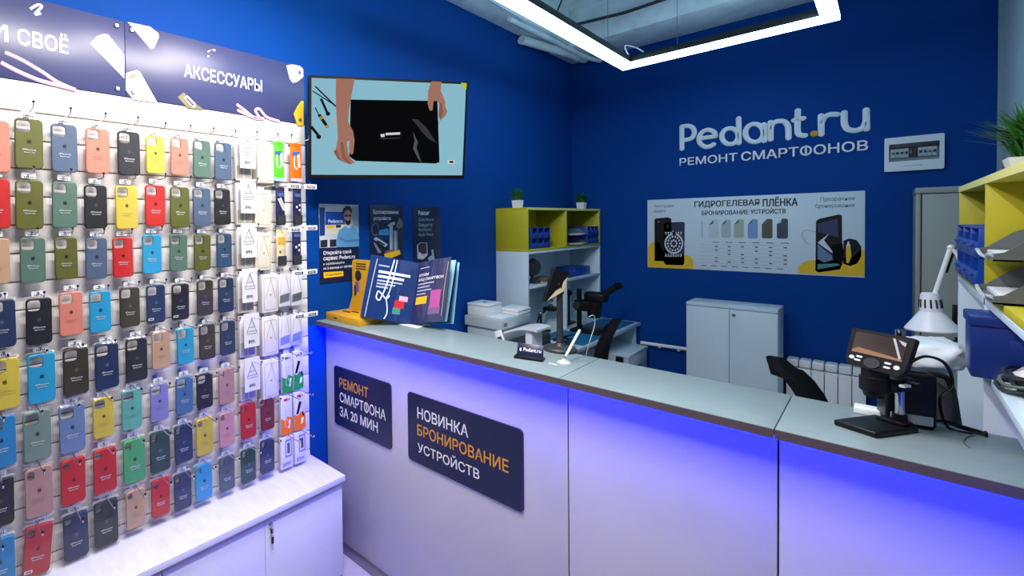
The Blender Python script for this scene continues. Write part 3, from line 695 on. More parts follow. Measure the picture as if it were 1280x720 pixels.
skin = sc_('skin', (176, 124, 106)); skin2 = sc_('skin_shade', (150, 98, 84)); lap = sc_('laptop', (12, 12, 15)); lap2 = sc_('laptop_sheen', (58, 62, 60))
scr_poly('laptop_picture', [([(262, 200), (700, 207), (750, 207), (762, 552), (740, 560), (290, 545), (255, 520)], lap),
    ([(640, 320), (690, 350), (750, 440), (755, 440), (755, 320), (700, 300)], lap), ([(605, 310), (640, 312), (690, 360), (745, 445), (700, 420), (660, 380), (640, 350)], lap2),
    ([(612, 380), (640, 440), (632, 470), (655, 540), (660, 558), (640, 530), (612, 475), (622, 430)], sc_('laptop_glint', (84, 92, 86)))])
mbt = MB(); q0 = onframe(FT, *ct(458, 400)); q1 = onframe(FT, *ct(540, 385))
mbt.prism([onframe(FT, *ct(*p)) for p in [(430, 395), (452, 393), (453, 410), (432, 412)]], 0.0013, 0.0014, sc_('white', (226, 232, 234)), FT)
mbt.prism([onframe(FT, *ct(*p)) for p in [(458, 388), (540, 384), (541, 397), (459, 401)]], 0.0013, 0.0014, sc_('white', (226, 232, 234)), FT)
mbt.prism([onframe(FT, *ct(*p)) for p in [(432, 418), (540, 414), (541, 419), (432, 423)]], 0.0013, 0.0014, lap2, FT)
mbt.build('caption_mark', scr)
scr_poly('hand_picture', [([(180, 82), (284, 84), (268, 170), (252, 260), (248, 325), (276, 380), (284, 430), (276, 505), (262, 510), (252, 480), (254, 430), (240, 440), (248, 500), (268, 540), (288, 552), (262, 566), (222, 552), (190, 530), (170, 505), (180, 470), (190, 420), (186, 340), (180, 250), (178, 150)], skin),
    ([(205, 440), (218, 440), (232, 520), (262, 556), (250, 562), (215, 530)], skin2), ([(165, 490), (185, 480), (195, 520), (222, 552), (190, 535)], skin2)], 0.0016)
scr_poly('hand_picture', [([(716, 98), (772, 100), (768, 150), (780, 180), (795, 215), (792, 235), (806, 268), (795, 290), (766, 320), (756, 290), (760, 225), (745, 205), (728, 210), (722, 262), (706, 262), (695, 225), (697, 150)], skin),
    ([(762, 215), (775, 225), (782, 270), (766, 318), (757, 290)], skin2)], 0.0016)
tool = sc_('tool', (26, 30, 34))
def ln(x0, y0, x1, y1, w):
    d = Vector((x1-x0, y1-y0)).normalized(); p = Vector((-d.y, d.x))*w
    return [(x0+p.x, y0+p.y), (x1+p.x, y1+p.y), (x1-p.x, y1-p.y), (x0-p.x, y0-p.y)]
scr_poly('tool_picture', [(ln(62, 125, 180, 240, 4), tool), (ln(48, 152, 178, 235, 3), tool), (ln(95, 195, 135, 285, 7), tool), (ell(134, 280, 13, 12, 10), tool), (ln(62, 245, 85, 290, 3), tool), (ln(84, 285, 128, 350, 9), tool),
    (ln(90, 296, 100, 312, 9.5), sc_('gold', (190, 150, 50))), (ln(124, 345, 134, 360, 10), sc_('gold', (190, 150, 50))), (ln(40, 352, 84, 408, 8), tool), (ell(82, 410, 14, 13, 10), tool), (ln(158, 305, 178, 330, 6), sc_('pale', (206, 196, 170)))], 0.0009)
scr_poly('corner_badge', [([(882, 105), (915, 108), (912, 145), (895, 140)], sc_('lime', (200, 210, 60))), ([(808, 540), (846, 540), (846, 562), (808, 562)], sc_('white', (226, 232, 234))), (rrect(816, 545, 840, 557, 4, 2), tool)], 0.0009)
# swivel wall arm
back = FT @ Vector((0, 0, -0.065)); wallp = Vector((WX, 1.72, 1.98)); el = Vector((-1.60, 1.80, 1.98))
mb = MB(); mb.tube([back, el], 0.014, M_black, 8); mb.tube([el, wallp+Vector((0.02, 0, 0))], 0.014, M_black, 8); mb.cyl(el-Vector((0, 0, .03)), el+Vector((0, 0, .03)), 0.018, M_black)
mb.box((WX+0.0005, 1.68, 1.88), (WX+0.02, 1.76, 2.08), M_black, 0.003); mb.build('wall_arm', t)

# ================================================================ POSTERS ON THE LEFT WALL
FP = FR((WX, 0, 0), (0, 1, 0), (0, 0, 1))
def poster(ya, yb, za, zb, label):
    t = thing('wall_poster', label, 'poster', (WX, (ya+yb)/2, za))
    MB().box((WX+0.0004, ya, za), (WX+0.0030, yb, zb), M_navy, 0.0005).build('poster_sheet', t); return t
FPP = FR((WX+0.003, 0, 0), (0, 1, 0), (0, 0, 1))
def pic(name, t, conv, polys, F=FPP, base=0.0002):
    mb = MB()
    for i, (pts, m) in enumerate(polys): mb.prism([onframe(F, *conv(*p)) for p in pts], base+0.0002*i, base+0.0001+0.0002*i, m, F)
    return mb.build(name, t)
def ptext(t, conv, s, x0, y0, x1, y1, h, m, F=FPP, bold=0.012):
    a = onframe(F, *conv(x0, y0)); b_ = onframe(F, *conv(x1, y1))
    return put_text(MB(), s, a[0], (a[1]+b_[1])/2, b_[0]-a[0], h, m, F, 0.001, bold).build('lettering', t)
k1 = lambda x, y: (395+x/6.55, 250+y/6.55)
p1 = poster(1.428, 1.690, 1.273, 1.664, 'navy poster with a photo of a bearded man in a blue shirt, nearest the television')
pc = lambda n, c: mat('poster_'+n, c, 0.4)
pic('printed_shop_picture', p1, k1, [([(22, 30), (345, 42), (350, 382), (30, 392)], pc('pale', (196, 204, 214))), ([(26, 60), (72, 62), (72, 290), (30, 295)], pc('blue', (24, 56, 120))), ([(75, 95), (235, 100), (235, 200), (75, 205)], pc('blue2', (14, 70, 166))),
    ([(75, 205), (235, 200), (200, 280), (75, 285)], pc('pale2', (222, 216, 196))), ([(85, 208), (150, 206), (150, 230), (85, 232)], M_yprint), ([(160, 205), (205, 204), (200, 225), (165, 228)], M_dark),
    ([(34, 330), (92, 325), (92, 385), (34, 388)], M_dark), ([(112, 325), (165, 322), (165, 380), (112, 384)], M_dark), ([(290, 60), (345, 50), (348, 230), (300, 200)], pc('grid', (150, 160, 166)))])
pic('printed_person_picture', p1, k1, [([(165, 385), (168, 310), (185, 250), (235, 215), (265, 235), (300, 205), (335, 235), (350, 300), (350, 382)], pc('shirt', (96, 156, 200))), ([(222, 120), (232, 80), (262, 66), (285, 82), (290, 130), (282, 180), (262, 205), (240, 190)], pc('face', (190, 140, 120))),
    ([(214, 110), (222, 70), (250, 48), (278, 55), (292, 90), (288, 115), (270, 82), (238, 86), (226, 112)], pc('hair', (40, 32, 34))), ([(232, 165), (240, 160), (262, 172), (282, 158), (283, 185), (262, 208), (240, 195)], pc('hair', (40, 32, 34))),
    ([(232, 122), (255, 122), (255, 136), (233, 136)], M_dark), ([(262, 122), (284, 122), (284, 136), (263, 136)], M_dark), ([(185, 300), (240, 330), (345, 320), (345, 335), (240, 345), (185, 320)], pc('shirt2', (70, 128, 176)))], base=0.0024)
ptext(p1, k1, 'Pedant.ru', 100, 186, 218, 186, 0.016, M_ink)
ptext(p1, k1, 'Откройте свой', 60, 455, 288, 445, 0.024, M_ink); ptext(p1, k1, 'сервис Pedant.ru', 60, 502, 318, 485, 0.024, M_ink)
ptext(p1, k1, 'и зарабатывайте', 60, 535, 232, 526, 0.014, M_ink, bold=0); ptext(p1, k1, 'со 2 месяца от 160 000 ₽', 60, 573, 315, 552, 0.014, M_ink)
pic('button_print', p1, k1, [([(62, 592), (222, 582), (224, 622), (64, 640)], M_yprint)])
ptext(p1, k1, 'Подробнее', 78, 625, 208, 613, 0.012, M_dark, bold=0)
k2 = lambda x, y: (455+x/9.0, 250+y/9.0)
p2 = poster(1.776, 2.044, 1.272, 1.662, 'navy poster about device armouring with phones and tools, middle of the three')
ptext(p2, k2, 'Бронирование', 103, 168, 388, 165, 0.026, M_ink); ptext(p2, k2, 'устройств', 103, 238, 300, 232, 0.024, M_ink)
pg = lambda n, c: mat('poster_'+n, c, 0.4)
pic('printed_phone_picture', p2, k2, [([(165, 360), (185, 335), (265, 320), (280, 335), (282, 430), (250, 450), (170, 425)], pg('ph_blue', (70, 150, 210))), ([(170, 395), (282, 395), (282, 430), (250, 452), (172, 430)], pg('ph_blue2', (16, 50, 110))),
    ([(105, 440), (135, 415), (270, 500), (240, 530)], pg('silver', (170, 180, 196))), ([(115, 470), (200, 590), (160, 600), (110, 490)], pg('silver2', (126, 134, 150))), ([(150, 450), (235, 500), (225, 515), (140, 465)], M_dark)])
pic('printed_tool_picture', p2, k2, [([(260, 290), (300, 255), (345, 245), (350, 275), (325, 285), (320, 580), (290, 560), (285, 300)], pg('silver', (170, 180, 196))), ([(330, 340), (375, 345), (380, 560), (330, 585)], pg('silver2', (126, 134, 150))),
    ([(345, 355), (360, 355), (362, 565), (345, 570)], pg('silver', (170, 180, 196))), ([(355, 290), (400, 195), (435, 250), (430, 300), (385, 330)], pg('bronze', (116, 112, 96))), ([(225, 605), (400, 560), (410, 610), (300, 655), (230, 640)], M_yprint), ([(230, 575), (320, 555), (330, 575), (250, 600)], pg('rust', (150, 90, 60)))])
mb = MB(); c0 = onframe(FPP, *k2(125, 330)); mb.tube([FPP @ Vector((c0[0]+0.026*math.cos(a), c0[1]+0.032*math.sin(a), 0.001)) for a in [k*math.pi/9 for k in range(17)]], 0.002, pg('silver2', (126, 134, 150)), 6, flat=(1, 0, 0)); mb.build('printed_cable_picture', p2)
p3 = poster(2.130, 2.386, 1.272, 1.658, 'navy poster listing repair services, nearest the back corner')
ptext(p3, k2, 'Ремонт', 610, 172, 733, 168, 0.026, M_ink)
for i, s in enumerate(('Смартфонов', 'Планшетов', 'Ноутбуков', 'Apple Watch')):
    ptext(p3, k2, s, 612, 244+57*i, 612+(170, 155, 145, 168)[i], 243+56*i, 0.022, M_lgrey, bold=0)
pic('printed_phone_picture', p3, k2, [([(595, 510), (640, 475), (712, 480), (716, 610), (660, 670), (600, 660)], pg('silver', (170, 180, 196))), ([(605, 510), (645, 482), (700, 485), (704, 600), (660, 610), (615, 580)], pg('plum', (70, 40, 62))), ([(620, 590), (665, 635), (712, 600), (712, 625), (665, 665), (612, 640)], pg('cream', (214, 200, 190)))])
pic('printed_tool_picture', p3, k2, [([(755, 560), (778, 555), (785, 610), (800, 680), (730, 690), (720, 650), (765, 620)], pg('silver', (170, 180, 196)))])

# ================================================================ THINGS ON THE COUNTER
# yellow counter display
t = thing('counter_display', 'mustard yellow L shaped counter display stand behind the open catalogue', 'display stand', (-1.60, 1.53, ZC))
M_must = mat('mustard_card', (206, 156, 24), 0.4)
FY = FR((-1.60, 1.53, ZC), (0.985, -0.17, 0), (0, 0, 1))          # u to the right, n towards the customer
pbl = Vector((-1.742, 1.462, ZC)); pbr = Vector((-1.505, 1.452, ZC)); du = (pbr-pbl).normalized(); dn = Vector((-du.y, du.x, 0)); wb = (pbr-pbl).length
FY = Matrix(((du.x, dn.x, 0, pbl.x), (du.y, dn.y, 0, pbl.y), (0, 0, 1, pbl.z), (0, 0, 0, 1)))   # x along, y away from the customer, z up
MB().box((0, 0, 0.0), (wb, 0.20, 0.034), M_must, 0.002, FY).build('base_tray', t)
MB().prism([(0.02, 0.034), (wb-0.02, 0.034), (wb-0.02, 0.275), (wb-0.03, 0.287), (0.062, 0.287), (0.05, 0.275), (0.05, 0.11)], -0.142, -0.13, M_must, FY @ Matrix(((1, 0, 0, 0), (0, 0, -1, 0), (0, 1, 0, 0), (0, 0, 0, 1)))).build('back_panel', t)
mb = MB(); FYB = FY @ Matrix(((1, 0, 0, 0), (0, 0, -1, 0), (0, 1, 0, 0), (0, 0, 0, 1)))
mb.prism(ell(0.095, 0.21, 0.022, 0.026, 14), -0.13, -0.128, M_dark, FYB); mb.prism(rrect(0.075, 0.13, 0.10, 0.18, 0.004), -0.13, -0.1282, mat('violet_print', (120, 90, 140), 0.5), FYB); mb.prism(rrect(0.066, 0.11, 0.078, 0.16, 0.002), -0.13, -0.128, M_dark, FYB)
for k in range(3): mb.prism(rrect(0.08, 0.266-0.012*k, 0.15, 0.270-0.012*k, 0.001, 1), -0.13, -0.128, M_dark, FYB)
mb.build('printed_picture', t)
mb = MB()
for (x, y) in ((0.04, 0.07), (0.075, 0.095), (0.035, 0.13)): mb.box((x, y, 0.034), (x+0.05, y+0.012, 0.037), M_dark, 0.001, FY)
mb.box((0.06, -0.0006, 0.012), (0.085, 0.001, 0.018), M_dark, M=FY); mb.build('slot_print', t)

# open catalogue with fanned sleeves
sp0 = Wd(512.3, 405, 2.115); sp1 = Wd(523.5, 329, 2.16)
lb = Wd(450.5, 396, 2.10); lt = Wd(464.5, 318.5, 2.15); rb = Wd(554.5, 401, 1.965); rt = Wd(564, 321, 2.015)
t = thing('catalogue', 'open navy catalogue with shiny sleeves standing on the counter by the left wall', 'catalogue', sp0)
M_sleeve = mat('glossy_sleeve_navy', (32, 56, 108), 0.12, coat=0.6); M_sleeve2 = mat('glossy_sleeve_violet', (44, 50, 92), 0.14, coat=0.6); M_cover = mat('blue_cover', (20, 62, 150), 0.4)
def page(name, bl, br, tr, tlp, m, th=0.003):
    mb = MB(); nn = (br-bl).cross(tlp-bl).normalized(); n = 7; vs = []; fs = []
    for s_ in (0, 1):
        for j in range(n):
            for i in range(n):
                a, b_ = i/(n-1), j/(n-1); p = (bl*(1-a)+br*a)*(1-b_)+(tlp*(1-a)+tr*a)*b_
                vs.append(p + nn*(0.008*math.sin(math.pi*a)+(-th if s_ else 0)))
    for j in range(n-1):
        for i in range(n-1):
            q = j*n+i; fs.append([q, q+1, q+n+1, q+n]); q += n*n; fs.append([q, q+n, q+n+1, q+1])
    for i in range(n-1):
        fs += [[i, n*n+i, n*n+i+1, i+1], [n*(n-1)+i, n*(n-1)+i+1, n*n+n*(n-1)+i+1, n*n+n*(n-1)+i], [i*n, (i+1)*n, n*n+(i+1)*n, n*n+i*n], [i*n+n-1, n*n+i*n+n-1, n*n+(i+1)*n+n-1, (i+1)*n+n-1]]
    mb.add(vs, fs, m); o = mb.build(name, t); return o, nn
away = Vector((-cf.x, -cf.y, 0)).normalized()*-1
pl, nl = page('left_page', lb, sp0, sp1, lt, M_sleeve)
pr, nr = page('right_page', sp0, rb, rt, sp1, M_sleeve2)
def onpage(bl, br, tr, tlp, nn, a, b_, off=0.0006):
    return (bl*(1-a)+br*a)*(1-b_)+(tlp*(1-a)+tr*a)*b_ + nn*(0.008*math.sin(math.pi*a)+off)
def pquad(mb, Q, a0, b0, a1, b1, m, off=0.0006):
    k = 5; vs = []; fs = []
    for j in (b0, b1):
        for i in range(k+1): vs.append(onpage(*Q, a0+(a1-a0)*i/k, j, off))
    for i in range(k): fs.append([i, i+1, k+1+i+1, k+1+i])
    mb.add(vs, fs, m)
QL = (lb, sp0, sp1, lt, nl); QR = (sp0, rb, rt, sp1, nr)
M_grey_ln = mat('pale_grey_print', (170, 180, 200), 0.5)
mb = MB()
pquad(mb, QL, .18, .845, .40, .865, M_grey_ln)
pquad(mb, QL, .20, .735, .86, .775, M_ink); pquad(mb, QL, .20, .66, .74, .70, M_ink)
for k in range(3): pquad(mb, QL, .20, .60-.05*k, .72-.14*k, .625-.05*k, M_grey_ln)
mb.build('lettering_block', pl)
mb = MB(); pquad(mb, QL, .62, .22, .82, .34, M_red); pquad(mb, QL, .60, .12, .76, .22, mat('teal_print', (70, 140, 130), 0.5), 0.0008); pquad(mb, QL, .70, .34, .88, .42, M_pink); mb.build('phone_picture', pl)
def curl(pts, r, m, par, Q):
    MB().tube(bez([onpage(*Q, a, b_, 0.001) for a, b_ in pts], 6), r, m, 6, flat=Q[4]).build('printed_cable_picture', par)
curl([(.48, .98), (.44, .75), (.40, .55), (.34, .36), (.30, .30), (.24, .34), (.26, .44), (.34, .40), (.44, .34), (.50, .40)], 0.0028, M_ink, pl, QL)
curl([(.54, .98), (.52, .70), (.48, .45), (.44, .34), (.47, .26), (.50, .12), (.46, .02)], 0.0022, M_ink, pl, QL)
curl([(.08, .02), (.10, .50), (.13, .95)], 0.0018, M_milky, pl, QL)
tx = MB()
def page_text(s, Q, a0, b0, a1, b1, m):
    vs, fs = text_geo(s, 0.012); tx.add([onpage(*Q, a0+(a1-a0)*x, b0+(b1-b0)*y, 0.0009) for x, y in vs], fs, m, smooth=False)
page_text('КУПИМ', QR, .10, .755, .42, .80, M_ink); page_text('ВАШ СМАРТФОН', QR, .10, .68, .86, .725, M_ink); tx.build('lettering', pr)
mb = MB(); pquad(mb, QR, .10, .885, .42, .90, M_grey_ln)
for k in range(4): pquad(mb, QR, .10, .62-.055*k, (.62, .5, .56, .4)[k], .64-.055*k, M_grey_ln)
mb.build('lettering_block', pr)
mb = MB(); pquad(mb, QR, .10, .30, .46, .42, M_yprint); mb.build('button_print', pr)
mb = MB(); pquad(mb, QR, .56, .22, .84, .50, mat('magenta_print', (180, 80, 150), 0.4)); pquad(mb, QR, .54, .12, .86, .24, mat('violet_print', (120, 90, 140), 0.5), 0.0004); mb.build('phone_picture', pr)
curl([(.93, .08), (.92, .5), (.95, .93)], 0.0018, M_gold, pr, QR)
# further sleeves fanned out behind the right page
for k, (bx_, by_, tx_, ty_, dp) in enumerate(((558.5, 402, 570, 325, 2.02), (563, 403.5, 572, 326, 2.05), (567, 405, 574.5, 328, 2.09))):
    b2 = Wd(bx_, by_, dp); t2 = Wd(tx_, ty_, dp+0.045)
    o, nn = page('back_sleeve', sp0+away*0.004*(k+1), b2, t2, sp1+away*0.004*(k+1), M_sleeve if k % 2 else M_ltb, 0.0025)
o, nn = page('cover', lb+away*0.012+Vector((0, 0, -.002)), sp0+away*0.012, sp1+away*0.012, lt+away*0.012, M_cover)
mb = MB(); mb.box((-0.05, -0.015, 0), (0.07, 0.075, 0.004), M_plastic, 0.0015, Matrix.Translation((sp0.x, sp0.y-0.02, ZC))); mb.tube([(sp0.x, sp0.y+0.03, ZC+0.002), (sp1.x+away.x*0.02, sp1.y+away.y*0.02, ZC+0.16)], 0.004, M_plastic, 8); mb.build('stand_foot', t)

# pole display on a round base
pb = W(700, 438, 2, ZC); 
t = thing('pole_display', 'black pole with a round base and a small tilted screen standing on the counter', 'customer display', pb)
MB().lathe([(0.054, 0), (0.054, 0.008), (0.050, 0.013), (0.020, 0.018), (0.013, 0.028)], M_dgrey, 32, Matrix.Translation(pb)).build('round_base', t)
MB().lathe([(0.013, 0.02), (0.0105, 0.06), (0.0098, 0.235), (0.0105, 0.245), (0.008, 0.25)], M_dgrey, 20, Matrix.Translation(pb)).build('pole', t)
dd = (pb-EYE).dot(cf)
hq = [Wd(693, 337, dd-0.022), Wd(711, 339.5, dd-0.002), Wd(705, 365, dd-0.016), Wd(681, 377.5, dd-0.040)]
def slab4(q, th, m, bev=None):
    mb = MB(); nn = (q[1]-q[0]).cross(q[3]-q[0]).normalized()
    if nn.dot(q[0]-EYE) < 0: nn = -nn
    vs = list(q)+[p+nn*th for p in q]; mb.add(vs, [[0, 1, 2, 3], [7, 6, 5, 4], [0, 4, 5, 1], [1, 5, 6, 2], [2, 6, 7, 3], [3, 7, 4, 0]], m, smooth=False); return mb, nn
mb, nn = slab4(hq, 0.014, M_black); mb.build('screen_panel', t)
mb = MB(); q = [hq[0]*.12+hq[2]*.88, hq[3]*.93+hq[1]*.07, hq[2]*.97+hq[0]*.03]; 
mb.add([hq[2]*0.96+hq[0]*0.04-nn*0.001, hq[1]*0.75+hq[2]*0.25-nn*0.001, hq[3]*0.72+hq[2]*0.28-nn*0.001, hq[3]*0.9+hq[2]*0.1-nn*0.001], [[0, 1, 2, 3]], M_amber, smooth=False)
mb.build('yellow_sticker', t)
mb = MB(); mb.box((-0.011, -0.012, 0.20), (0.011, 0.012, 0.232), M_black, 0.003, Matrix.Translation(pb)); mb.tube([pb+Vector((0, 0, .215)), (hq[0]+hq[1]+hq[2]+hq[3])/4], 0.006, M_black, 8); mb.tube(bez([pb+Vector((-.012, -.004, .21)), pb+Vector((-.03, -.02, .19)), pb+Vector((-.02, -.01, .175)), pb+Vector((-.03, -.01, .18))], 5), 0.003, M_dgrey, 6); mb.build('bracket', t)

# table sign in a black holder
ps = W(662, 449, 2, ZC); FS = FR(ps, (0.965, 0.26, 0), (0, 0, 1))
t = thing('table_sign', 'small navy table sign with white shop lettering in a black holder', 'sign', ps)
lean = FS @ Matrix.Translation((0, 0.006, -0.006)) @ Matrix.Rotation(R(-22), 4, 'X')
MB().box((-0.047, 0, -0.022), (0.043, 0.008, 0.016), M_black, 0.002, FS).build('holder', t)
MB().box((-0.042, 0.0, -0.003), (0.040, 0.043, 0.0), M_navy, 0.0008, lean).build('card', t)
put_text(MB(), 'Pedant.ru', -0.022, 0.017, 0.055, 0.012, M_ink, lean, 0.0006, 0.012).build('lettering', t)
mb = MB(); mb.prism(ell(-0.031, 0.021, 0.003, 0.006, 10), 0.0004, 0.0008, M_ink, lean); mb.build('round_mark', t)

# counter pen
pp = W(705, 453.5, 2, ZC); pe = Wd(736, 396, (pp-EYE).dot(cf)+0.03)
t = thing('counter_pen', 'white pen leaning in its round white holder on the counter', 'pen', pp)
MB().lathe([(0.019, 0), (0.019, 0.002), (0.016, 0.005), (0.006, 0.008), (0.005, 0.012)], M_plastic, 24, Matrix.Translation(pp)).build('holder_disc', t)
dr = (pe-pp).normalized()
mb = MB(); mb.tube([pp+Vector((0, 0, .011)), pp+Vector((0, 0, .011))+dr*0.012], [0.0015, 0.003], M_chrome, 10); mb.build('tip', t)
mb = MB(); mb.tube([pp+Vector((0, 0, .011))+dr*s for s in (0.012, 0.02, 0.10, 0.112, 0.114)], [0.0032, 0.0042, 0.0044, 0.0038, 0.001], M_plastic, 12); mb.build('barrel', t)
mb = MB(); mb.tube(bez([pe, pe+Vector((.012, .01, .004)), pe+Vector((.01, .02, -.03)), pp+Vector((.04, .10, .06)), pp+Vector((.02, .12, .004))], 6), 0.0012, M_lgrey, 6); mb.build('cord', t)
mb = MB(); c0 = W(686, 455, 2, ZC)
mb.tube([c0+Vector((0.0045*math.cos(a)+a*0.0011, 0.0045*math.sin(a), 0.0026+0.0008*math.sin(a))) for a in [k*math.pi/5 for k in range(40)]], 0.0012, M_milky, 6); mb.build('coiled_cord', t)

# ================================================================ BACK WALL
FLB = FR((0, BY, 0), (1, 0, 0), (0, 0, 1))
def kl(x, y): return (840+x/4.923, 120+y/4.923)
t = thing('shop_logo', 'white raised shop name lettering on the blue back wall with the repair line below', 'wall lettering', (-0.53, BY, 1.957))
def stroke(mb, pts, r, m, smooth=True):
    P = []
    for p in pts:
        q = onframe(FLB, *kl(*p)); P.append(FLB @ Vector((q[0], q[1], 0.005)))
    if smooth and len(P) > 2: P = bez(P, 6)
    mb.tube(P, r, m, 10, flat=(0, -1, 0), caps=False)
    for p in (P[0], P[-1]): mb.ball(p, r, m, 12, (1, 0.35, 1))
def ring_(mb, cx_, cy_, rx, ry, r, m, a0=0, a1=360):
    stroke(mb, [(cx_+rx*math.cos(R(a0+(a1-a0)*k/22)), cy_+ry*math.sin(R(a0+(a1-a0)*k/22))) for k in range(23)], r, m, False)
LR = 0.0150
def letter(ch, strokes, rings=(), m=M_ink):
    mb = MB()
    for s_ in strokes: stroke(mb, s_, LR, m, len(s_) > 2)
    for rg in rings: ring_(mb, *rg[:4], LR, m, *rg[4:])
    mb.build('letter', t)
letter('P', [[(61, 188), (62, 326)], [(61, 188), (100, 184), (128, 196), (139, 224), (126, 255), (100, 268), (62, 272)]])
letter('e', [[(168, 262), (268, 249)], [(268, 249), (262, 225), (238, 211), (212, 210), (182, 228), (167, 262), (176, 294), (204, 312), (232, 311), (256, 298)]])
letter('d', [[(411, 138), (412, 290)]], [(358, 248, 51, 49)])
letter('a', [[(567, 176), (568, 277)]], [(508, 228, 56, 56)])
letter('n', [[(607, 162), (608, 268)], [(608, 205), (618, 174), (650, 156), (690, 158), (712, 182), (717, 215), (717, 260)]])
letter('t', [[(775, 90), (773, 205), (784, 238), (818, 243)], [(752, 151), (808, 138)]])
letter('r', [[(918, 122), (919, 236)], [(919, 172), (936, 134), (972, 115), (1017, 114)]])
letter('u', [[(1060, 103), (1061, 165), (1076, 200), (1112, 213), (1150, 208), (1180, 190), (1193, 160)], [(1195, 86), (1197, 204)]])
mb = MB(); q = onframe(FLB, *kl(877, 233)); mb.ball(FLB @ Vector((q[0], q[1], 0.005)), 0.020, M_orange, 16, (1, .35, 1)); mb.build('amber_dot', t)
for (s, a, b_) in (('РЕМОНТ', (50, 431), (402, 399)), ('СМАРТФОНОВ', (428, 399), (1205, 334))):
    a = onframe(FLB, *kl(*a)); b_ = onframe(FLB, *kl(*b_))
    put_text(MB(), s, a[0], (a[1]+b_[1])/2, b_[0]-a[0], 0.056 if 'Ф' not in s else 0.060, M_ink, FLB, 0.008, 0.022).build('lettering', t)

# hydrogel film sign
SX0, SX1, SZ0, SZ1 = -1.189, -0.084, 1.191, 1.713
M_sign = mat('pale_blue_white_print', (216, 228, 234), 0.45)
t = thing('info_sign', 'long pale sign about hydrogel film on the blue back wall with phones and a watch', 'sign', ((SX0+SX1)/2, BY, SZ0))
MB().box((SX0, BY-0.006, SZ0), (SX1, BY-0.0005, SZ1), M_sign, 0.001).build('sign_board', t)
FSG = FR((0, BY-0.006, 0), (1, 0, 0), (0, 0, 1))
k5 = lambda x, y: (780+x/2.881, 110+y/2.881)
ka = lambda x, y: (800+x/6, 230+y/6)
kb = lambda x, y: (930+x/6, 230+y/6)
def stext(s, p, q, h, m, bold=0.012, cv=k5):
    a = onframe(FSG, *cv(*p)); b_ = onframe(FSG, *cv(*q))
    put_text(MB(), s, a[0], (a[1]+b_[1])/2, b_[0]-a[0], h, m, FSG, 0.0008, bold).build('lettering', t)
stext('ГИДРОГЕЛЕВАЯ', (254, 433), (487, 427), 0.050, M_dark, 0.025); stext('ПЛЁНКА', (500, 427), (625, 423), 0.062, M_dark, 0.025)
stext('БРОНИРОВАНИЕ', (281, 458), (448, 455), 0.031, M_dark, 0.02); stext('УСТРОЙСТВ', (456, 455), (582, 450), 0.038, M_dark, 0.02)
stext('Текстурная', (108, 433), (180, 431), 0.026, M_txtg, 0); stext('защита', (108, 451), (150, 449), 0.022, M_txtg, 0)
stext('Прозрачное', (708, 413), (832, 407), 0.032, M_txtg, 0); stext('бронирование', (688, 436), (832, 431), 0.030, M_txtg, 0)
def spic(name, polys, cv):
    mb = MB()
    for i, (pts, m) in enumerate(polys): mb.prism([onframe(FSG, *cv(*p)) for p in pts], 0.0003+0.0003*i, 0.0005+0.0003*i, m, FSG)
    return mb.build(name, t)
spic('amber_shape', [([(60, 480), (75, 448), (95, 437), (140, 440), (180, 520), (330, 530), (375, 540), (402, 580), (398, 628), (385, 638), (60, 625)], M_yprint)], ka)
spic('amber_shape', [([(402, 660), (410, 620), (440, 590), (480, 575), (540, 572), (800, 560), (870, 500), (905, 490), (905, 692), (402, 668)], M_yprint)], kb)
spic('phone_picture', [([(108, 272), (118, 258), (210, 250), (235, 262), (236, 580), (110, 578)], M_black), (ell(140, 284, 8, 8, 8), M_mgrey)], ka)
pat = [([(180, 300), (192, 288), (325, 284), (336, 296), (332, 598), (320, 610), (192, 606), (180, 592)], mat('indigo_print', (44, 50, 76), 0.4)), (ell(254, 446, 70, 78, 24), M_pw), (ell(254, 446, 60, 66, 24), mat('indigo_print', (44, 50, 76), 0.4))]
for k in range(14):
    a = 2*math.pi*k/14; pat.append((ell(254+46*math.cos(a), 446+52*math.sin(a), 7, 8, 6), M_pw))
for k in range(8):
    a = 2*math.pi*k/8; pat.append((ell(254+22*math.cos(a), 446+24*math.sin(a), 7, 8, 6), M_pw))
for k in range(7): pat.append(([(188+19*k, 360 if k not in (3,) else 345), (200+19*k, 360), (194+19*k, 385)], M_pw)); pat.append(([(188+19*k, 545), (200+19*k, 545), (194+19*k, 515)], M_pw))
spic('patterned_phone_picture', [(p, m) for p, m in pat[:3]], ka)
mb = MB()
for p, m in pat[3:]: mb.prism([onframe(FSG, *ka(*q)) for q in p], 0.0013, 0.0015, m, FSG)
mb.prism([onframe(FSG, *ka(*q)) for q in ell(206, 320, 14, 18, 10)], 0.0013, 0.0015, M_black, FSG)
mb.prism([onframe(FSG, *ka(*q)) for q in ell(258, 372, 13, 16, 10)], 0.0016, 0.0018, M_black, FSG); mb.build('mandala_print', t)
sw = [((515, 590), (268, 404), (200, 212, 212), ka), ((610, 682), (266, 404), (176, 190, 188), ka), ((704, 780), (264, 404), (170, 184, 170), ka), ((28, 104), (264, 408), (130, 158, 204), kb), ((134, 214), (262, 408), (92, 84, 66), kb), ((246, 330), (260, 410), (52, 74, 84), kb)]
for i, ((a, b_), (c, d), col_, cv) in enumerate(sw):
    m = mat('swatch_%d' % i, col_, 0.35)
    spic('film_swatch', [([(a, c+40), (a+36, c), (b_-8, c), (b_, c+10), (b_, d-10), (b_-10, d), (a+10, d), (a, d-10)], m), ([(a, c+40), (a+36, c), (a+34, c+30)], M_mgrey if i not in (5,) else M_ltb)], cv)
mb = MB(); mb.prism([onframe(FSG, *ka(*q)) for q in [(462, 285), (470, 285), (470, 400), (462, 400)]], 0.0003, 0.0005, M_lgrey, FSG)
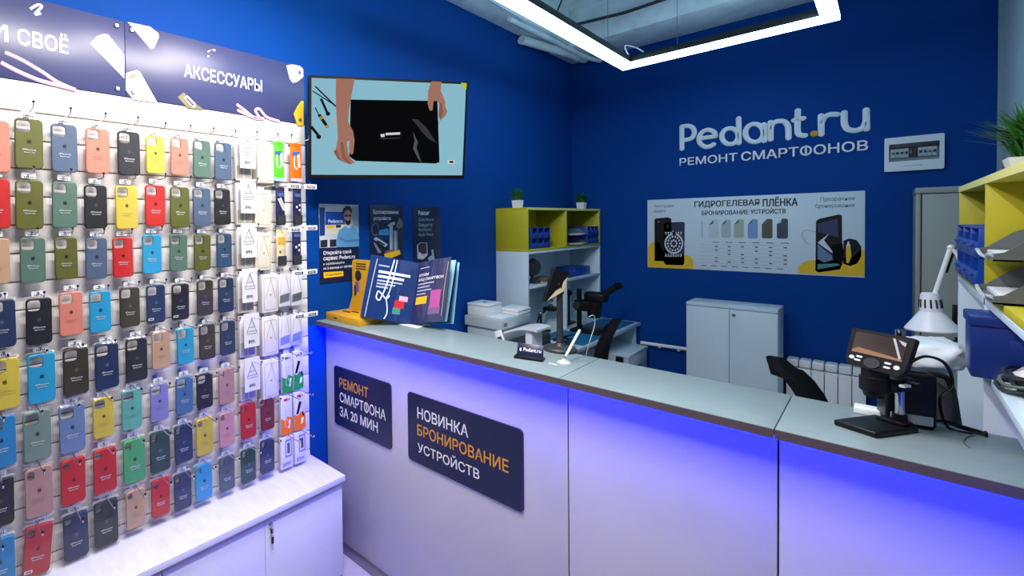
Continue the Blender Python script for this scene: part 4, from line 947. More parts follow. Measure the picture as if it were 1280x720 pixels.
for (y0, y1) in ((452, 462), (487, 480), (512, 503), (538, 527), (562, 552), (588, 575)):
    pass
za, zb = onframe(FSG, *ka(458, 452))[1], onframe(FSG, *ka(458, 590))[1]; xa, xb = onframe(FSG, *ka(458, 452))[0], onframe(FSG, *kb(335, 452))[0]
for k in range(6):
    z = za+(zb-za)*k/5; mb.box((xa, z-0.0012, 0.0003), (xb, z+0.0012, 0.0006), M_lgrey, M=FSG)
for r_ in range(5):
    for c in range(6):
        if (r_*7+c*5) % 3 != 2 or r_ in (0, 4):
            x = xa+(xb-xa)*(0.19+0.155*c); z = za+(zb-za)*(r_+0.5)/5
            mb.box((x-0.008, z-0.004, 0.0003), (x+0.008, z+0.004, 0.0006), M_txtg, M=FSG)
for c in range(8): mb.box((xa+(xb-xa)*c/8, zb-0.022, 0.0003), (xa+(xb-xa)*(c/8+0.07), zb-0.017, 0.0006), M_txtg, M=FSG)
for c in range(6):
    x = xa+(xb-xa)*(0.19+0.155*c); mb.box((x-0.020, za+0.014, 0.0003), (x+0.016, za+0.019, 0.0006), M_txtg, M=FSG)
mb.build('table_print', t)
spic('phone_picture', [([(540, 280), (560, 262), (710, 228), (735, 236), (738, 600), (720, 640), (560, 664), (535, 650)], M_black), ([(550, 300), (700, 260), (708, 400), (552, 360)], mat('slate_print', (58, 66, 96), 0.3)), ([(552, 450), (690, 560), (600, 590), (552, 560)], mat('steel_print', (110, 130, 160), 0.3)), ([(552, 440), (640, 370), (600, 420), (690, 540)], M_pwl), ([(552, 640), (720, 610), (705, 595), (552, 600)], mat('teal_print', (70, 140, 130), 0.5))], kb)
spic('watch_picture', [([(745, 425), (790, 408), (845, 420), (880, 470), (880, 540), (850, 595), (800, 615), (745, 600)], M_black), ([(765, 470), (782, 430), (798, 470), (806, 540), (785, 595), (768, 590), (765, 540)], M_yprint), ([(765, 470), (782, 425), (800, 466), (785, 462)], M_sign), ([(660, 455), (740, 445), (752, 560), (735, 600), (665, 560)], M_blackm)], kb)
mb = MB()
for k in range(2):
    c0 = [(435+k*10, 350), (440, 420-k*12), (480, 455), (540, 430)]
    mb.tube(bez([FSG @ Vector((*onframe(FSG, *kb(*p)), 0.0012)) for p in [(540, 360), (470, 345), (438, 365), (450, 420), (490, 455)]], 5), 0.0015, M_lgrey, 5, flat=(0, -1, 0))
mb.build('loop_print', t)

# fuse box
t = thing('fuse_box', 'white fuse box with a dark window on the blue back wall beside the logo', 'fuse box', (0.093, BY, 1.816))
FF = FR((0, BY, 0), (1, 0, 0), (0, 0, 1))
mb = MB(); mb.prism(rrect(-0.012, 1.816, 0.198, 2.010, 0.006), 0.0005, 0.022, M_plastic, FF, holes=[rrect(0.005, 1.872, 0.182, 1.972, 0.003)]); mb.build('frame', t)
MB().box((0.005, 1.872, 0.0005), (0.182, 1.972, 0.006), mat('fuse_recess', (120, 130, 132), 0.5), M=FF).build('recess', t)
mb = MB(); mb.box((0.003, 1.945, 0.012), (0.184, 1.972, 0.022), M_dgrey, 0.002, FF); mb.build('window_hood', t)
for k in range(10):
    x = 0.012+0.0162*k; mb = MB(); mb.box((x, 1.893, 0.006), (x+0.0155, 1.944, 0.017), M_lgrey if k not in (4, 5) else M_dgrey, 0.0012, FF); mb.box((x+0.003, 1.912, 0.017), (x+0.0125, 1.926, 0.022), M_dgrey if k % 4 else M_mgrey, 0.0015, FF); mb.build('breaker', t)
MB().box((0.06, 1.842, 0.022), (0.125, 1.846, 0.0226), M_lgrey, M=FF).build('rating_mark', t)

# white two door cabinet against the back wall
cx0, cx1, cy0, cy1, cz = -0.86, -0.415, 3.90, 4.140, 1.003
t = thing('storage_cabinet', 'white two door cabinet with a small lock standing against the blue back wall', 'cabinet', ((cx0+cx1)/2, (cy0+cy1)/2, 0))
MB().box((cx0, cy0+0.019, 0.02), (cx1, cy1, cz-0.022), M_white2, 0.001).build('body', t)
MB().box((cx0, cy0, cz-0.021), (cx1, cy1, cz), M_white2, 0.001).build('top', t)
xs = W(911.5, 390, 1, cy0)[0]
MB().box((cx0+0.001, cy0, 0.03), (xs-0.001, cy0+0.018, cz-0.024), M_white2, 0.001).build('door', t)
d = MB().box((xs+0.001, cy0, 0.03), (cx1-0.001, cy0+0.018, cz-0.024), M_white2, 0.001).build('door', t)
MB().cyl((xs+0.022, cy0, 0.945), (xs+0.022, cy0-0.006, 0.945), 0.009, M_steel).build('lock', d)

# grey steel locker in the corner
t = thing('metal_locker', 'tall grey steel locker in the back right corner behind the desk lamp', 'locker', (0.23, 4.06, 0))
gx0, gx1, gy0, gy1, gz = 0.092, 0.362, 3.85, 4.278, 1.700
MB().box((gx0, gy0+0.02, 0.0), (gx1, gy1, gz-0.03), M_metal_grey, 0.003).build('body', t)
MB().box((gx0-0.002, gy0-0.004, gz-0.03), (gx1+0.002, gy1, gz), M_metal_grey, 0.003).build('top', t)
MB().box((gx0, gy0, 0.0), (gx0+0.016, gy0+0.02, gz-0.031), M_metal_grey, 0.002).build('door_post', t)
d = MB().box((gx0+0.020, gy0, 0.05), (gx1, gy0+0.018, gz-0.033), M_metal_grey, 0.003).build('door', t)
mb = MB(); mb.box((0.205, gy0-0.004, 1.02), (0.225, gy0, 1.12), M_black, 0.002); mb.box((0.24, gy0-0.004, 1.02), (0.255, gy0, 1.12), M_black, 0.002); mb.build('handle', d)

# radiator
t = thing('radiator', 'white sectional radiator under the sign beside the white cabinet', 'radiator', (-0.23, 4.2, 0.1))
xr = -0.405; ws = (W(1050, 456, 1, 4.175)[0]-W(1000.5, 450, 1, 4.175)[0])/3.0
for k in range(6):
    a = xr+ws*k+0.003; b_ = xr+ws*(k+1)-0.003
    mb = MB(); mb.box((a-0.001, 4.155, 0.62), (b_+0.001, 4.245, 0.667), M_plastic, 0.008, seg=3)
    mb.box((a-0.0015, 4.152, 0.12), (b_+0.0015, 4.172, 0.615), M_plastic, 0.003); mb.box(((a+b_)/2-0.005, 4.172, 0.14), ((a+b_)/2+0.005, 4.235, 0.62), M_plastic)
    mb.box((a+0.002, 4.17, 0.10), (b_-0.002, 4.235, 0.135), M_plastic, 0.006)
    for j in range(2): mb.box((a+0.006, 4.20, 0.535+0.03*j), (b_-0.006, 4.205, 0.545+0.03*j), M_lgrey)
    mb.build('radiator_section', t)
mb = MB(); mb.cyl((xr, 4.205, 0.60), (xr+ws*6, 4.205, 0.60), 0.016, M_plastic); mb.cyl((xr, 4.205, 0.135), (xr+ws*6, 4.205, 0.135), 0.016, M_plastic)
for x in (xr+ws, xr+ws*5): mb.box((x-0.006, 4.2, 0.58), (x+0.006, BY, 0.60), M_plastic)
mb.build('manifold', t)
tag(MB().tube(bez([(-0.36, BY-0.012, 0.05), (-0.355, BY-0.012, 0.6), (-0.38, BY-0.012, 0.64)], 4), 0.006, M_black).build('wall_cable'), 'dark cable on the wall behind the radiator', 'cable')

# ================================================================ LEFT DESK AND SHELVES
LX = -1.515
def shelving(name, label, xa, xb, ys, zt, zy, zmid, zb, open_pos, mids):
    t = thing(name, label, 'shelving unit', ((xa+xb)/2, (ys[0]+ys[-1])/2, zb))
    th = 0.016; y0, y1 = ys[0], ys[-1]
    xo, xi = (xb, xa) if open_pos else (xa, xb)           # open front, closed back
    s_ = 1 if open_pos else -1
    mb = MB(); mb.box((xi, y0, zt-th), (xo, y1, zt), M_yel, 0.0005); mb.build('yellow_top', t)
    mb = MB(); mb.box((xi, y0, zy), (xo, y1, zy+th), M_yel, 0.0005); mb.build('yellow_base', t)
    for y in ys:
        a, b_ = (y, y+th) if y == y0 else ((y-th, y) if y == y1 else (y-th/2, y+th/2))
        MB().box((xi, a, zy+th), (xo, b_, zt-th), M_yel, 0.0005).build('yellow_divider' if y not in (y0, y1) else 'yellow_side', t)
        MB().box((xi, a, zb), (xo, b_, zy-0.001), M_white2, 0.0005).build('white_divider' if y not in (y0, y1) else 'white_side', t) if (y in (y0, y1) or mids) else None
    MB().box((xi, y0+th, zy+th), (xi+s_*0.004, y1-th, zt-th), M_yel).build('yellow_back', t)
    mb = MB(); mb.box((xo, y0, zt-th), (xo+s_*0.001, y1, zt), M_yedge); mb.build('edge_band', t)
    return t, th
t, th = shelving('shelving_unit', 'yellow and white shelving unit on the desk in the back left corner', WX+0.002, LX, (3.030, 3.622, 4.262), 1.655, 1.358, 1.125, 0.751, True, False)
MB().box((WX+0.002, 3.046, 1.342), (LX, 4.246, 1.357), M_white2, 0.0005).build('white_shelf', t)
MB().box((WX+0.002, 3.046, 1.107), (LX, 4.246, 1.124), M_white2, 0.0005).build('middle_shelf', t)
MB().box((WX+0.002, 3.614, 0.751), (LX, 3.630, 1.106), M_white2, 0.0005).build('white_divider', t)
MB().box((WX+0.002, 3.046, 0.751), (WX+0.006, 4.246, 1.341), M_white2).build('white_back', t)
MB().lathe([(0.004, 0), (0.004, 0.002)], M_plastic, 10, FR((-1.70, 3.03, 1.06), (1, 0, 0), (0, 0, 1))).build('screw_cap', t)
ZS = 1.3745   # top of the yellow base board
def bins(name, label, loc, u, cols, rows, cw, ch, dep, group=None):
    n = Vector((u[1], -u[0], 0)); F = Matrix(((u[0], n.x, 0, loc[0]), (u[1], n.y, 0, loc[1]), (0, 0, 1, loc[2]), (0, 0, 0, 1)))   # x along front, y outwards, z up
    t = thing(name, label, 'parts organiser', loc, 0, group)
    mb = MB(); W_ = cols*cw; H_ = rows*ch
    mb.box((0, -dep, 0), (W_, -dep+0.004, H_), M_bin, M=F)
    for c in range(cols+1): mb.box((c*cw-0.0025, -dep, 0), (c*cw+0.0025, 0, H_), M_bin, 0.001, F)
    for r_ in range(rows+1): mb.box((-0.0025, -dep, r_*ch-0.0025), (W_+0.0025, 0, r_*ch+0.0025), M_bin, 0.001, F)
    mb.build('case', t)
    for c in range(cols):
        for r_ in range(rows):
            x = c*cw+0.004; z = r_*ch+0.0035
            mb = MB(); w_ = cw-0.008; mb.box((x, -dep+0.006, z), (x+w_, 0.0, z+0.003), M_bin, M=F)
            mb.box((x, -0.004, z), (x+w_, 0.003, z+ch*0.48), M_bin, 0.001, F)
            for xx in (x, x+w_-0.003): mb.box((xx, -dep+0.006, z), (xx+0.003, -0.002, z+ch*0.72), M_bin, M=F)
            mb.box((x+w_*0.3, 0.003, z+ch*0.30), (x+w_*0.7, 0.009, z+ch*0.38), M_bin, 0.001, F)
            mb.build('drawer', t)
    return t
bins('parts_organiser', 'blue drawer organiser in the left bay of the yellow corner shelf', (LX-0.004, 3.10, ZS), (0, 1), 3, 2, 0.088, 0.070, 0.15, 'blue drawer organisers')
bins('parts_organiser', 'blue drawer organiser in the right bay of the yellow corner shelf', (LX-0.004, 4.015, ZS), (0, 1), 3, 2, 0.073, 0.068, 0.15, 'blue drawer organisers')
def tray(label, F, w, d, h, stack_leg):
    t = thing('letter_tray', label, 'letter tray', F.translation, 0, 'grey letter trays')
    mb = MB(); mb.box((0, 0, 0), (w, d, 0.003), M_mgrey, M=F)
    prof = [(0, 0), (0.0, 0.014), (0.012, 0.017), (0.045, h*0.9), (0.055, h), (d, h), (d, 0)]
    for x in (0, w-0.003):
        Mx = F @ Matrix(((0, 0, 1, x), (1, 0, 0, 0), (0, 1, 0, 0), (0, 0, 0, 1))); mb.prism(prof, 0, 0.003, M_mgrey, Mx)
    mb.box((0, d-0.003, 0), (w, d, h), M_mgrey, M=F)
    mb.build('tray_body', t)
    mb = MB(); mb.tube(bez([F @ Vector((0.0, 0.0, 0.012)), F @ Vector((w*0.22, -0.002, 0.010)), F @ Vector((w*0.3, 0, 0.003)), F @ Vector((w*0.7, 0, 0.003)), F @ Vector((w*0.78, -0.002, 0.010)), F @ Vector((w, 0, 0.012))], 4), 0.003, M_lgrey, 6); mb.build('front_rim', t)
    if stack_leg:
        for x in (0.004, w-0.004): mb = MB(); mb.box((x-0.003, d-0.05, -stack_leg), (x+0.003, d-0.006, -0.0005), M_mgrey, M=F); mb.build('stacking_post', t)
    mb = MB(); mb.box((0.012, 0.012, 0.003), (w-0.012, d-0.01, 0.012), M_plastic, 0.001, F); mb.build('paper_sheets', t)
def TF(x, y, z, ux, uy, nx, ny): return Matrix(((ux, nx, 0, x), (uy, ny, 0, y), (0, 0, 1, z), (0, 0, 0, 1)))
tray('lower grey letter tray in the right bay of the yellow corner shelf', TF(LX+0.006, 3.665, ZS+0.001, 0, 1, -1, 0), 0.30, 0.20, 0.05, 0)
tray('upper grey letter tray in the right bay of the yellow corner shelf', TF(LX+0.006, 3.665, ZS+0.075, 0, 1, -1, 0), 0.30, 0.20, 0.05, 0.073)
def plant(label, x, y, z, pw, ph, gh, spread, n):
    t = thing('potted_grass', label, 'plant', (x, y, z), 0, 'potted grass plants')
    mb = MB(); vs = []; fs = []
    prof = [(pw*0.42, 0), (pw*0.5, ph), (pw*0.44, ph), (pw*0.42, ph*0.8)]
    for (h_, zz) in prof:
        for (a, b_) in ((-1, -1), (1, -1), (1, 1), (-1, 1)): vs.append((x+a*h_, y+b_*h_, z+zz))
    for L in range(3):
        for k in range(4): fs.append([L*4+k, L*4+(k+1) % 4, (L+1)*4+(k+1) % 4, (L+1)*4+k])
    fs.append([3, 2, 1, 0]); mb.add(vs, fs, M_plastic, smooth=False); mb.add(vs[12:16], [[0, 1, 2, 3]], mat('potting_soil', (50, 40, 30), 0.9), smooth=False); mb.build('pot', t)
    mb = MB(); rnd = random.Random(int(x*1000+y*77))
    for k in range(n):
        a = rnd.uniform(0, 2*math.pi); r_ = rnd.uniform(0.1, 1)**0.8*spread; hh = gh*rnd.uniform(0.65, 1.05)*(1-0.35*(r_/spread)**2); bx = pw*0.3*rnd.uniform(-1, 1); by_ = pw*0.3*rnd.uniform(-1, 1)
        p0 = Vector((x+bx, y+by_, z+ph*0.8)); p2 = Vector((x+bx+r_*math.cos(a), y+by_+r_*math.sin(a), z+ph*0.8+hh)); p1 = p0*0.5+p2*0.5+Vector((-r_*.22*math.cos(a), -r_*.22*math.sin(a), hh*.12))
        w_ = pw*0.035+0.0008; sd = Vector((-math.sin(a), math.cos(a), 0))*w_
        mb.add([p0-sd, p0+sd, p1+sd*1.1, p1-sd*1.1, p2], [[0, 1, 2, 3], [3, 2, 4]], M_leaf)
    mb.build('grass', t)
plant('small grass plant in a white pot at the left end of the yellow corner shelf', -1.620, 3.10, 1.656, 0.056, 0.052, 0.100, 0.075, 260)
plant('small grass plant in a white pot at the corner end of the yellow corner shelf', -1.620, 4.16, 1.656, 0.060, 0.056, 0.095, 0.085, 260)
# on the middle shelf
t = thing('desk_fan', 'dark round headed gadget on the middle white shelf of the corner unit', 'gadget', (-1.60, 3.27, 1.1245))
MB().lathe([(0.055, 0), (0.055, 0.012), (0.02, 0.02), (0.012, 0.03)], M_dgrey, 20, Matrix.Translation((-1.60, 3.265, 1.1245))).build('base', t)
MB().lathe([(0.03, -0.028), (0.058, -0.02), (0.064, 0.0), (0.058, 0.02), (0.03, 0.028)], M_dgrey, 24, FR((-1.60, 3.265, 1.235), (0.3, 1, 0), (0, 0, 1))).build('round_head', t)
MB().cyl((-1.60, 3.265, 1.15), (-1.60, 3.265, 1.19), 0.010, M_dgrey).build('neck', t)
tag(MB().box((-1.66, 3.36, 1.1245), (-1.56, 3.53, 1.152), mat('brown_card', (96, 86, 70), 0.6), 0.004).build('brown_tin'), 'brown flat tin on the middle white shelf beside the dark gadget', 'tin')
mb = MB(); mb.tube(bez([(-1.53, 3.12, 1.128), (-1.54, 3.2, 1.129), (-1.525, 3.3, 1.128), (-1.54, 3.42, 1.129), (-1.53, 3.55, 1.128)], 6), 0.0035, mat('olive_cable', (150, 150, 110), 0.5), 6)
tag(mb.build('loose_cable'), 'pale loose cable lying along the front of the middle white shelf', 'cable')
t = thing('shelf_box', 'flat blue box on the middle white shelf in the right bay', 'box', (-1.60, 4.0, 1.1245))
MB().box((-1.69, 3.84, 1.1245), (-1.545, 4.13, 1.178), M_bin, 0.004).build('box_body', t); MB().box((-1.692, 3.838, 1.179), (-1.543, 4.132, 1.192), M_bin, 0.003).build('lid', t)
tag(MB().box((-1.60, 3.60, 1.1245), (-1.54, 3.80, 1.140), M_dgrey, 0.004).build('dark_case'), 'dark flat case lying on the middle white shelf beside the blue box', 'case')

# desk
t = thing('work_desk', 'white work desk along the left wall behind the counter', 'desk', (-1.49, 3.4, 0))
MB().box((WX+0.002, 2.30, 0.725), (-1.235, 4.285, 0.750), M_white2, 0.001).build('desktop', t)
for y in (2.32, 4.250): MB().box((WX+0.03, y, 0), (-1.26, y+0.02, 0.725), M_white2, 0.001).build('side_panel', t)
MB().box((WX+0.01, 2.34, 0.3), (WX+0.026, 4.25, 0.72), M_white2).build('rear_panel', t)
t = thing('drawer_pedestal', 'low white drawer pedestal beside the desk end at the back wall', 'drawer unit', (-1.34, 4.0, 0))
MB().box((-1.60, 3.80, 0.03), (-1.186, 4.20, 0.570), M_white2, 0.001).build('body', t); MB().box((-1.605, 3.795, 0.571), (-1.165, 4.205, 0.590), M_white2, 0.001).build('top', t)
for k in range(3):
    d = MB().box((-1.186, 3.803, 0.05+0.175*k), (-1.170, 4.197, 0.218+0.175*k), M_white2, 0.001).build('drawer', t); MB().box((-1.170, 3.94, 0.13+0.175*k), (-1.160, 4.06, 0.14+0.175*k), M_steel, 0.002).build('handle', d)
mb = MB(); [mb.cyl((x, y, 0), (x, y, 0.03), 0.015, M_black) for x in (-1.57, -1.21) for y in (3.84, 4.16)]; mb.build('feet', t)

# printer with boxes on top
t = thing('laser_printer', 'pale grey laser printer on the white desk next to the shelving unit', 'printer', (-1.59, 2.75, 0.75))
MB().box((-1.715, 2.625, 0.75), (-1.485, 2.96, 0.905), M_lgrey, 0.006).build('body', t)
MB().box((-1.722, 2.605, 0.906), (-1.470, 2.975, 0.968), M_lgrey, 0.006).build('scanner_lid', t)
MB().box((-1.484, 2.67, 0.78), (-1.478, 2.92, 0.83), M_mgrey, 0.002).build('paper_tray', t)
MB().box((-1.4695, 2.635, 0.925), (-1.4685, 2.675, 0.945), M_mgrey).build('badge', t)
t = thing('white_box', 'white box with a dark mark on its lid standing on the printer', 'box', (-1.63, 2.72, 0.968))
MB().box((-1.715, 2.63, 0.9685), (-1.575, 2.80, 1.030), M_plastic, 0.005).build('box_body', t); MB().box((-1.717, 2.628, 1.031), (-1.573, 2.802, 1.046), M_plastic, 0.005).build('lid', t)
MB().box((-1.655, 2.70, 1.0462), (-1.63, 2.725, 1.0466), M_dgrey).build('round_mark', t)
t = thing('flat_box', 'flat white box on the printer beside the taller white box', 'box', (-1.53, 2.88, 0.968))
MB().box((-1.60, 2.805, 0.9685), (-1.47, 2.97, 0.990), M_plastic, 0.004).build('box_body', t); MB().box((-1.602, 2.803, 0.991), (-1.468, 2.972, 1.006), M_plastic, 0.004).build('lid', t)
tag(MB().box((-1.60, 2.64, 0.9685), (-1.485, 2.79, 0.972), M_plastic, 0.001).build('paper_sheet'), 'white sheets lying on the front of the printer lid', 'paper')

# handset in a dock and curved white scanner
pa = Vector((-1.375, 2.45, 0.75))
t = thing('cordless_handset', 'white cordless handset with a small dark display leaning in its dock behind the counter', 'phone', pa)
FHS = TF(-1.335, 2.44, 0.765, 0.9, 0.25, -0.25, 0.9) @ Matrix.Rotation(R(22), 4, 'Y').inverted() @ Matrix.Rotation(R(-12), 4, 'X')
MB().box((-0.035, -0.035, -0.015), (0.045, 0.045, 0.015), M_plastic, 0.008, TF(-1.335, 2.44, 0.7655, 0.9, 0.25, -0.25, 0.9)).build('dock', t)
MB().box((-0.024, -0.010, 0.0), (0.024, 0.012, 0.195), M_plastic, 0.009, FHS, 3).build('handset_body', t)
MB().box((-0.014, -0.0112, 0.128), (0.014, -0.0095, 0.158), M_dgrey, 0.001, FHS).build('display', t)
mb = MB(); [mb.box((-0.015+0.011*c, -0.0115, 0.05+0.016*r_), (-0.007+0.011*c, -0.0095, 0.06+0.016*r_), M_lgrey, 0.001, FHS) for c in range(3) for r_ in range(4)]; mb.build('keypad', t)
t = thing('desktop_stand', 'white curved top stand on the desk behind the cordless handset', 'stand', (-1.40, 2.72, 0.75))
mb = MB(); nn_ = 14
top = [(-1.462+0.20*k/nn_, 0.90+0.035*math.sin(math.pi*(k/nn_)*0.8)+0.02*(k/nn_)**2) for k in range(nn_+1)]
poly = top+[(x, z-0.012) for x, z in top[::-1]]
mb.prism(poly, -2.80, -2.62, M_plastic, Matrix(((1, 0, 0, 0), (0, 0, -1, 0), (0, 1, 0, 0), (0, 0, 0, 1)))); mb.build('curved_top', t)
MB().box((-1.345, 2.65, 0.75), (-1.305, 2.78, 0.925), M_plastic, 0.004).build('leg', t); MB().box((-1.42, 2.63, 0.7505), (-1.28, 2.80, 0.765), M_plastic, 0.004).build('foot', t)
mb = MB(); mb.lathe([(0.045, 0), (0.05, 0.02), (0.048, 0.09), (0.03, 0.10)], M_dgrey, 18, Matrix.Translation((-1.41, 3.00, 0.7503))); 
tag(mb.build('black_pot'), 'black round pot on the white desk behind the curved white stand', 'pot')
mb = MB()
for k in range(5):
    rr = random.Random(k); p = [(-1.30+rr.uniform(-.04, .05), 3.02+rr.uniform(-.06, .10), 0.756+0.01*k+rr.uniform(0, .06)) for _ in range(6)]
    mb.tube(bez(p, 5), 0.004, M_black, 6)
tag(mb.build('cable_tangle'), 'tangle of black cables on the white desk beside the shelf side', 'cables')
# soldering helper
t = thing('helping_hands_tool', 'black jointed holder tool standing on the desk in the lower shelf bay', 'tool', (-1.60, 3.40, 0.751))
MB().box((-1.66, 3.33, 0.7505), (-1.56, 3.46, 0.768), M_black, 0.004).build('base', t)
mb = MB(); mb.tube([(-1.61, 3.40, 0.765), (-1.61, 3.41, 0.88), (-1.58, 3.50, 0.93)], 0.009, M_black, 8); mb.tube([(-1.61, 3.40, 0.88), (-1.58, 3.30, 0.86), (-1.55, 3.22, 0.80)], 0.007, M_black, 8); mb.ball((-1.61, 3.405, 0.885), 0.018, M_steel, 10); mb.ball((-1.58, 3.50, 0.93), 0.02, M_dgrey, 10); mb.build('jointed_arm', t)
MB().box((-1.62, 3.46, 0.90), (-1.54, 3.57, 0.925), M_black, 0.004).build('clamp_head', t)
# mats
tag(MB().prism(rrect(-1.535, 3.215, -1.245, 3.56, 0.012), 0.7505, 0.7545, M_mblue).build('repair_mat'), 'blue silicone repair mat on the desk under the black pole display', 'mat')
tag(MB().prism(rrect(-1.49, 3.86, -1.26, 4.235, 0.012), 0.7505, 0.7545, M_mblue).build('repair_mat'), 'blue silicone repair mat at the far corner end of the desk', 'mat')
# microscope
t = thing('binocular_microscope', 'black binocular microscope standing on the white desk in the corner', 'microscope', (-1.40, 3.66, 0.755))
MB().box((-1.47, 3.55, 0.7550), (-1.27, 3.76, 0.775), M_black, 0.006).build('base_plate', t)
MB().cyl((-1.445, 3.66, 0.775), (-1.445, 3.66, 1.06), 0.016, M_black).build('column', t)
mb = MB(); mb.box((-1.47, 3.62, 0.90), (-1.33, 3.70, 0.98), M_black, 0.014, seg=3); mb.cyl((-1.345, 3.66, 0.86), (-1.345, 3.66, 0.93), 0.042, M_black); mb.cyl((-1.445, 3.60, 0.94), (-1.445, 3.73, 0.94), 0.026, M_dgrey); mb.build('focus_arm', t)
mb = MB(); mb.cyl((-1.34, 3.66, 0.93), (-1.34, 3.66, 0.99), 0.046, M_black); mb.box((-1.40, 3.61, 0.975), (-1.26, 3.71, 1.045), M_black, 0.02, seg=3); mb.build('head', t)
for y in (3.632, 3.69):
    mb = MB(); mb.cyl((-1.28, y, 1.03), (-1.20, y+0.01, 1.095), 0.019, M_black); mb.cyl((-1.20, y+0.01, 1.095), (-1.185, y+0.012, 1.107), 0.022, M_blackm); mb.build('eyepiece', t)
t = thing('tool_holder', 'black tool post with small knobs on the desk in front of the right shelf bay', 'tool', (-1.60, 3.78, 0.751))
mb = MB(); mb.cyl((-1.60, 3.78, 0.751), (-1.60, 3.78, 1.02), 0.007, M_black); mb.cyl((-1.60, 3.86, 0.751), (-1.60, 3.86, 1.0), 0.007, M_black); mb.build('posts', t)
MB().ball((-1.60, 3.78, 1.02), 0.022, M_black, 10).build('knob', t); MB().ball((-1.60, 3.86, 0.99), 0.026, M_black, 10).build('knob', t)
MB().box((-1.64, 3.75, 0.751), (-1.56, 3.90, 0.765), M_black, 0.003).build('base', t)

# ---------------------------------------------------------------- office chairs
def chair(label, x, y, rz, seat_z, back_h, lean, bw, group):
    t = thing('office_chair', label, 'chair', (x, y, 0), rz, group)
    L = dict(parent=t, local=True)                         # local +x is the way the sitter faces
    mb = MB(); mb.box((-0.22, -0.23, seat_z-0.06), (0.24, 0.23, seat_z), M_blackm, 0.03, seg=3); mb.build('seat', **L)
    mb = MB(); n = 8; vs = []; fs = []
    for s_ in (0, 1):
        for j in range(n+1):
            h_ = j/n; z = seat_z+0.10+(back_h-0.10)*h_; w_ = bw*(0.78+0.30*math.sin(math.pi*min(1, h_*0.9+0.12)))/2
            xx = -0.22-lean*h_*h_+0.02*math.sin(math.pi*h_)
            for i in range(n+1):
                a = i/n*2-1; cut = 0 if h_ < 0.85 else (abs(a)**4)*0.05*(h_-0.85)/0.15
                vs.append((xx-0.04*s_+0.025*a*a, a*w_, z-cut))
    N = (n+1)*(n+1)
    for j in range(n):
        for i in range(n):
            q = j*(n+1)+i; fs.append([q, q+1, q+n+2, q+n+1]); q += N; fs.append([q, q+n+1, q+n+2, q+1])
    for i in range(n):
        for (a, b_) in ((i, i+1), (n*(n+1)+i+1, n*(n+1)+i)): fs.append([b_, a, a+N, b_+N])
        for (a, b_) in (((i+1)*(n+1), i*(n+1)), (i*(n+1)+n, (i+1)*(n+1)+n)): fs.append([b_, a, a+N, b_+N])
    mb.add(vs, fs, M_blackm); mb.build('backrest', **L)
    mb = MB(); mb.tube(bez([(-0.10, 0, seat_z-0.05), (-0.26, 0, seat_z-0.03), (-0.30, 0, seat_z+0.12), (-0.28-lean*0.5, 0, seat_z+0.28)], 6), 0.02, M_black, 8); mb.build('back_bracket', **L)
    mb = MB(); mb.cyl((0, 0, 0.10), (0, 0, seat_z-0.06), 0.025, M_dgrey); mb.build('gas_column', **L)
    mb = MB()
    for k in range(5):
        a = 2*math.pi*k/5; mb.tube([(0, 0, 0.11), (0.28*math.cos(a), 0.28*math.sin(a), 0.075)], [0.028, 0.018], M_black, 8)
    mb.build('star_base', **L)
    for k in range(5):
        a = 2*math.pi*k/5; c = Vector((0.28*math.cos(a), 0.28*math.sin(a), 0.03)); d_ = Vector((-math.sin(a), math.cos(a), 0))*0.02
        mb = MB(); mb.cyl(c-d_, c+d_, 0.03, M_black); mb.tube([c, c+Vector((0, 0, .05))], 0.008, M_black, 6); mb.build('caster', **L)
    return t
chair('black office chair with a mesh back between the counter and the left desk', -1.30, 3.02, R(195), 0.47, 0.50, 0.06, 0.34, 'black office chairs')
chair('black office chair behind the counter in front of the white cabinet and radiator', 0.060, 2.76, R(0), 0.47, 0.49, 0.13, 0.24, 'black office chairs')

# ================================================================ RIGHT SHELVES AND DESK
RXF = 0.140
t, th = shelving('shelving_unit', 'yellow and white shelving unit along the grey right wall beside the counter', RXF, RX-0.002, (1.215, 1.822, 2.430), 1.645, 1.372, 1.215, 0.751, False, True)
MB().box((RXF, 1.231, 1.356), (RX-0.002, 2.414, 1.371), M_white2, 0.0005).build('white_shelf', t)
MB().box((RXF, 1.231, 1.199), (RX-0.002, 1.814, 1.215), M_white2, 0.0005).build('middle_shelf', t)
MB().box((RXF, 1.215, 0.0), (RX-0.002, 1.231, 0.7505), M_white2, 0.0005).build('lower_side', t)
ZT = 1.389
bins('parts_organiser', 'blue drawer organiser in the yellow shelf at the right wall', (RXF-0.006, 2.36, ZT), (0, -1), 3, 2, 0.168, 0.070, 0.16, 'blue drawer organisers')
tray('lower grey letter tray in the yellow shelf at the right edge of the photo', TF(RXF-0.012, 1.795, ZT+0.001, 0, -1, 1, 0), 0.25, 0.21, 0.055, 0)
tray('upper grey letter tray in the yellow shelf at the right edge of the photo', TF(RXF-0.012, 1.795, ZT+0.082, 0, -1, 1, 0), 0.25, 0.21, 0.055, 0.080)
plant('large grass plant in a white pot on the yellow shelf at the right wall', 0.205, 1.80, 1.646, 0.085, 0.034, 0.125, 0.10, 320)
t = thing('storage_box', 'dark blue plastic box on the white shelf at the right edge of the photo', 'box', (0.25, 1.72, 1.2155))
M_dblue = mat('dark_blue_plastic', (12, 44, 116), 0.4)
MB().box((0.114, 1.69, 1.2155), (0.36, 1.805, 1.335), M_dblue, 0.004).build('box_body', t)
MB().box((0.111, 1.687, 1.325), (0.362, 1.807, 1.347), M_dblue, 0.003).build('rim', t)
mb = MB(); mb.box((0.16, 1.686, 1.25), (0.33, 1.690, 1.30), M_dblue, 0.0015); mb.build('front_panel', t)
